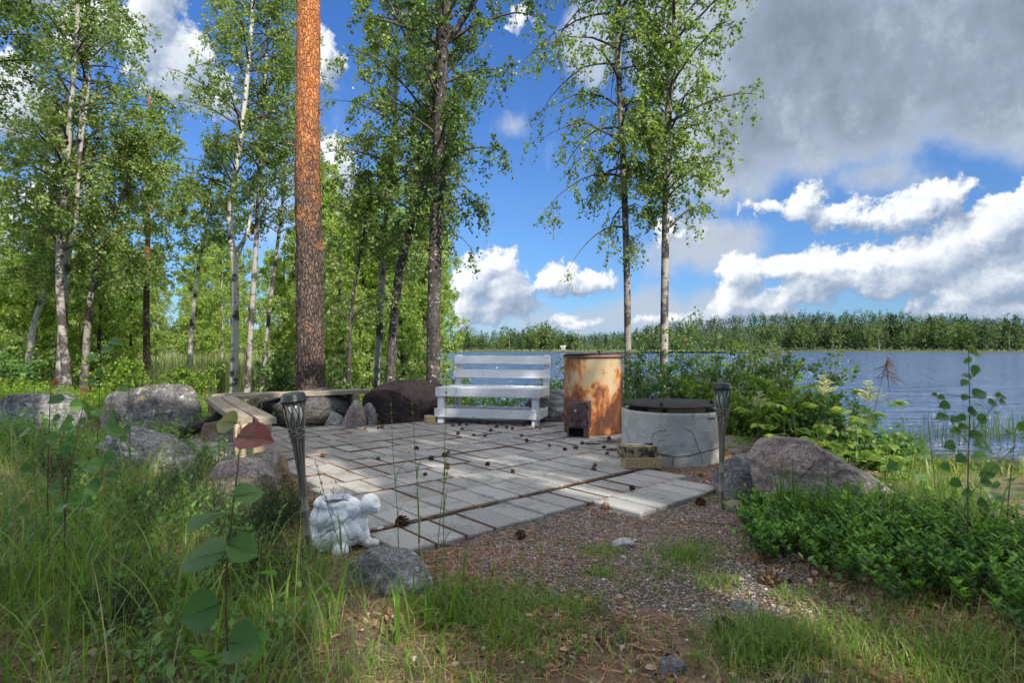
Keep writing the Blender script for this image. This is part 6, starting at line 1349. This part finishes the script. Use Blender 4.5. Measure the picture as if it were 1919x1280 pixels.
# needles
nd = MB()
def sticks(mb, x, y, z, ang, L, w, tone, tilt=.12):
    n = len(x); d = np.stack([np.cos(ang), np.sin(ang), RG.normal(0, tilt, n)], -1); s = np.stack([-np.sin(ang), np.cos(ang), 0*ang], -1)*w[:, None]/2; c = np.stack([x, y, z], -1); h = np.array([0, 0, 1])*w[:, None]*.5; bend = s*RG.normal(0, 4, n)[:, None]
    a = c-d*L[:, None]/2; b = c+d*L[:, None]/2; mid = c+bend; V = np.stack([a-s, a+s, mid+s+h, mid-s+h, b+s, b-s], 1).reshape(-1, 3); q = np.arange(n)*6
    mb.add(V, np.concatenate([np.stack([q, q+1, q+2, q+3], -1), np.stack([q+3, q+2, q+4, q+5], -1)]), np.concatenate([tone, tone]))
n = 110000; x = RG.uniform(-2.4, 2.4, n); y = RG.uniform(.9, 5.2, n); k = not_patio(x, y) & (RG.random(n) < np.clip(.5+.6*nz(x, y, 1.4, 55), .05, 1)*(1-.65*grav_w(x, y))); x, y = x[k], y[k]; n = len(x)
sticks(nd, x, y, gh(x, y)+.006, RG.uniform(0, 6.28, n), RG.uniform(.03, .065, n), RG.uniform(.0016, .0028, n), RG.random(n))
# on the joints of the paving
jx, jy, ja = [], [], []
au = math.atan2(PU[1], PU[0]); avv = math.atan2(PV[1], PV[0])
for c, w, l in JOINTS:
    far = 1.7 if c[0] < -.4 else .8
    for rep in range(int(RG.poisson(10*far))):
        p = c-PV*l/2*RG.choice([-1, 1])+PU*RG.uniform(-w/2, w/2)+PV*RG.normal(0, .006); jx.append(p[0]); jy.append(p[1]); ja.append(au+RG.normal(0, .3))
    for rep in range(int(RG.poisson(4*far))):
        p = c+PU*w/2+PV*RG.uniform(-l/2, l/2)+PU*RG.normal(0, .004); jx.append(p[0]); jy.append(p[1]); ja.append(avv+RG.normal(0, .22))
    for rep in range(int(RG.poisson(1.0*far))): p = c+PU*RG.uniform(-w/2, w/2)+PV*RG.uniform(-l/2, l/2); jx.append(p[0]); jy.append(p[1]); ja.append(RG.uniform(0, 6.28))
x, y = np.array(jx), np.array(jy); n = len(x); sticks(nd, x, y, np.full(n, .004)+RG.uniform(0, .003, n), np.array(ja), RG.uniform(.02, .05, n), RG.uniform(.0018, .0030, n), RG.uniform(0, .8, n), .03)
m, k = newmat('dry_needle'); finish(k, k.ramp(av(k), [(0, (.10, .042, .02)), (.5, (.28, .125, .055)), (1, (.50, .33, .19))]), .8); stuff(nd, 'needle_litter', m)
# debris line in the joints
jd = MB()
for c, w, l in JOINTS:
    for s_ in ((c-PV*l/2, PU, w), (c+PU*w/2, PV, l)):
        nb_ = c-PV*l if s_[1] is PU else c+PU*w
        if not inside(nb_[0], nb_[1], PATIO): continue
        if RG.random() < (.75 if s_[1] is PU else .45):
            k_ = 5; T = np.linspace(-.5, .5, k_); cc = s_[0]+s_[1]*T[:, None]*s_[2]; pp = np.array((-s_[1][1], s_[1][0])); ww = RG.uniform(.004, .010, k_)*(1.3 if s_[1] is PU else .8)
            V = np.stack([np.c_[cc-pp*ww[:, None], np.full(k_, -.006)], np.c_[cc, np.full(k_, .0015)], np.c_[cc+pp*ww[:, None], np.full(k_, -.006)]], 1).reshape(-1, 3); V[:, 2] += RG.uniform(-.001, .001, len(V)); i = np.arange(k_-1)*3
            jd.add(V, np.concatenate([np.stack([i, i+3, i+4, i+1], -1), np.stack([i+1, i+4, i+5, i+2], -1)]))
m, k = newmat('joint_debris'); n_ = k.noise(wpos(k), 160, 3, .7); finish(k, k.mix(k.sm(n_, .35, .65), (.035, .022, .015), (.17, .085, .045)), .95, n_, .8, .004); stuff(jd, 'joint_debris', m)
# dead leaves and bark bits
dl = MB(); x, y = sample(22000, -2.6, 2.6, .85, 4.6, lambda x, y: np.clip(.3+.7*nz(x, y, 1.6, 66), .04, .8)*(1-.93*grav_w(x, y))*(.35+.65*sst(np.abs(x-.4), .4, 1.2)+.5*(y < 1.8))); k = not_patio(x, y); x, y = x[k], y[k]; n = len(x)
leaves(dl, np.stack([x, y, gh(x, y)+.006], -1), np.stack([RG.normal(0, 1, n), RG.normal(0, 1, n), RG.normal(0, .25, n)], -1), RG.normal(0, .45, (n, 3))+np.array([0, 0, 1]), RG.uniform(.012, .038, n), RG.uniform(.010, .026, n), LEAF, RG.random(n), 0, .3)
m, k = newmat('dead_leaf'); finish(k, k.ramp(av(k), [(0, (.06, .035, .022)), (.45, (.20, .11, .06)), (.7, (.32, .22, .15)), (.93, (.40, .34, .28)), (1, (.42, .14, .04))]), .8); stuff(dl, 'dead_leaves', m)
x, y = sample(2600, .75, 2.7, 1.4, 3.0, lambda x, y: .8*ling_zone(x+.05, y+.18)+.3*ling_zone(x, y)); n = len(x); leaves(dl2 := MB(), np.stack([x, y, gh(x, y)+.008], -1), np.stack([RG.normal(0, 1, n), RG.normal(0, 1, n), RG.normal(0, .25, n)], -1), RG.normal(0, .45, (n, 3))+np.array([0, 0, 1]), RG.uniform(.02, .045, n), RG.uniform(.014, .03, n), LEAF, RG.uniform(.2, 1, n), 0, .3); stuff(dl2, 'dead_leaves', bpy.data.materials['dead_leaf'])
# pebbles
V0, F0 = ico(1); pb = MB(); n = 26000; x = RG.uniform(-1.2, 2.2, n); y = RG.uniform(1.5, 4.4, n); k = not_patio(x, y) & (RG.random(n) < grav_w(x, y)*.85+.05); x, y = x[k], y[k]; n = len(x); s = RG.uniform(.0022, .0052, n)*np.where(RG.random(n) < .05, 2.0, 1)
V = (V0[None]*(1+RG.normal(0, .18, (n, len(V0), 1))))*(s[:, None]*np.stack([RG.uniform(.8, 1.3, n), RG.uniform(.8, 1.3, n), RG.uniform(.5, .8, n)], -1))[:, None]+np.stack([x, y, gh(x, y)+s*.25], -1)[:, None]
pb.add(V.reshape(-1, 3), (F0[None]+(np.arange(n)*len(V0))[:, None, None]).reshape(-1, 3), np.repeat(RG.random(n), len(F0)))
m, k = newmat('pebbles'); finish(k, k.ramp(av(k), [(0, (.09, .08, .075)), (.25, (.25, .20, .175)), (.5, (.38, .27, .225)), (.8, (.27, .265, .26)), (.95, (.48, .45, .43)), (1, (.6, .6, .6))]), .8); stuff(pb, 'pebbles', m)
# fallen twigs
tw = MB()
for i in range(70):
    x = RG.uniform(-.6, 2.4); y = RG.uniform(1.2, 3.8); 
    if not not_patio(np.array(x), np.array(y)): continue
    a = RG.uniform(0, 6.28); L = RG.uniform(.06, .28); t = np.linspace(-.5, .5, 7); px = x+np.cos(a)*t*L+RG.normal(0, .006, 7); py = y+np.sin(a)*t*L+RG.normal(0, .006, 7); tw.tubes(np.stack([px, py, gh(px, py)+.006], -1), np.linspace(.0028, .0012, 7)*RG.uniform(.6, 1.3), 5)
stuff(tw, 'fallen_twigs', M['twig'])
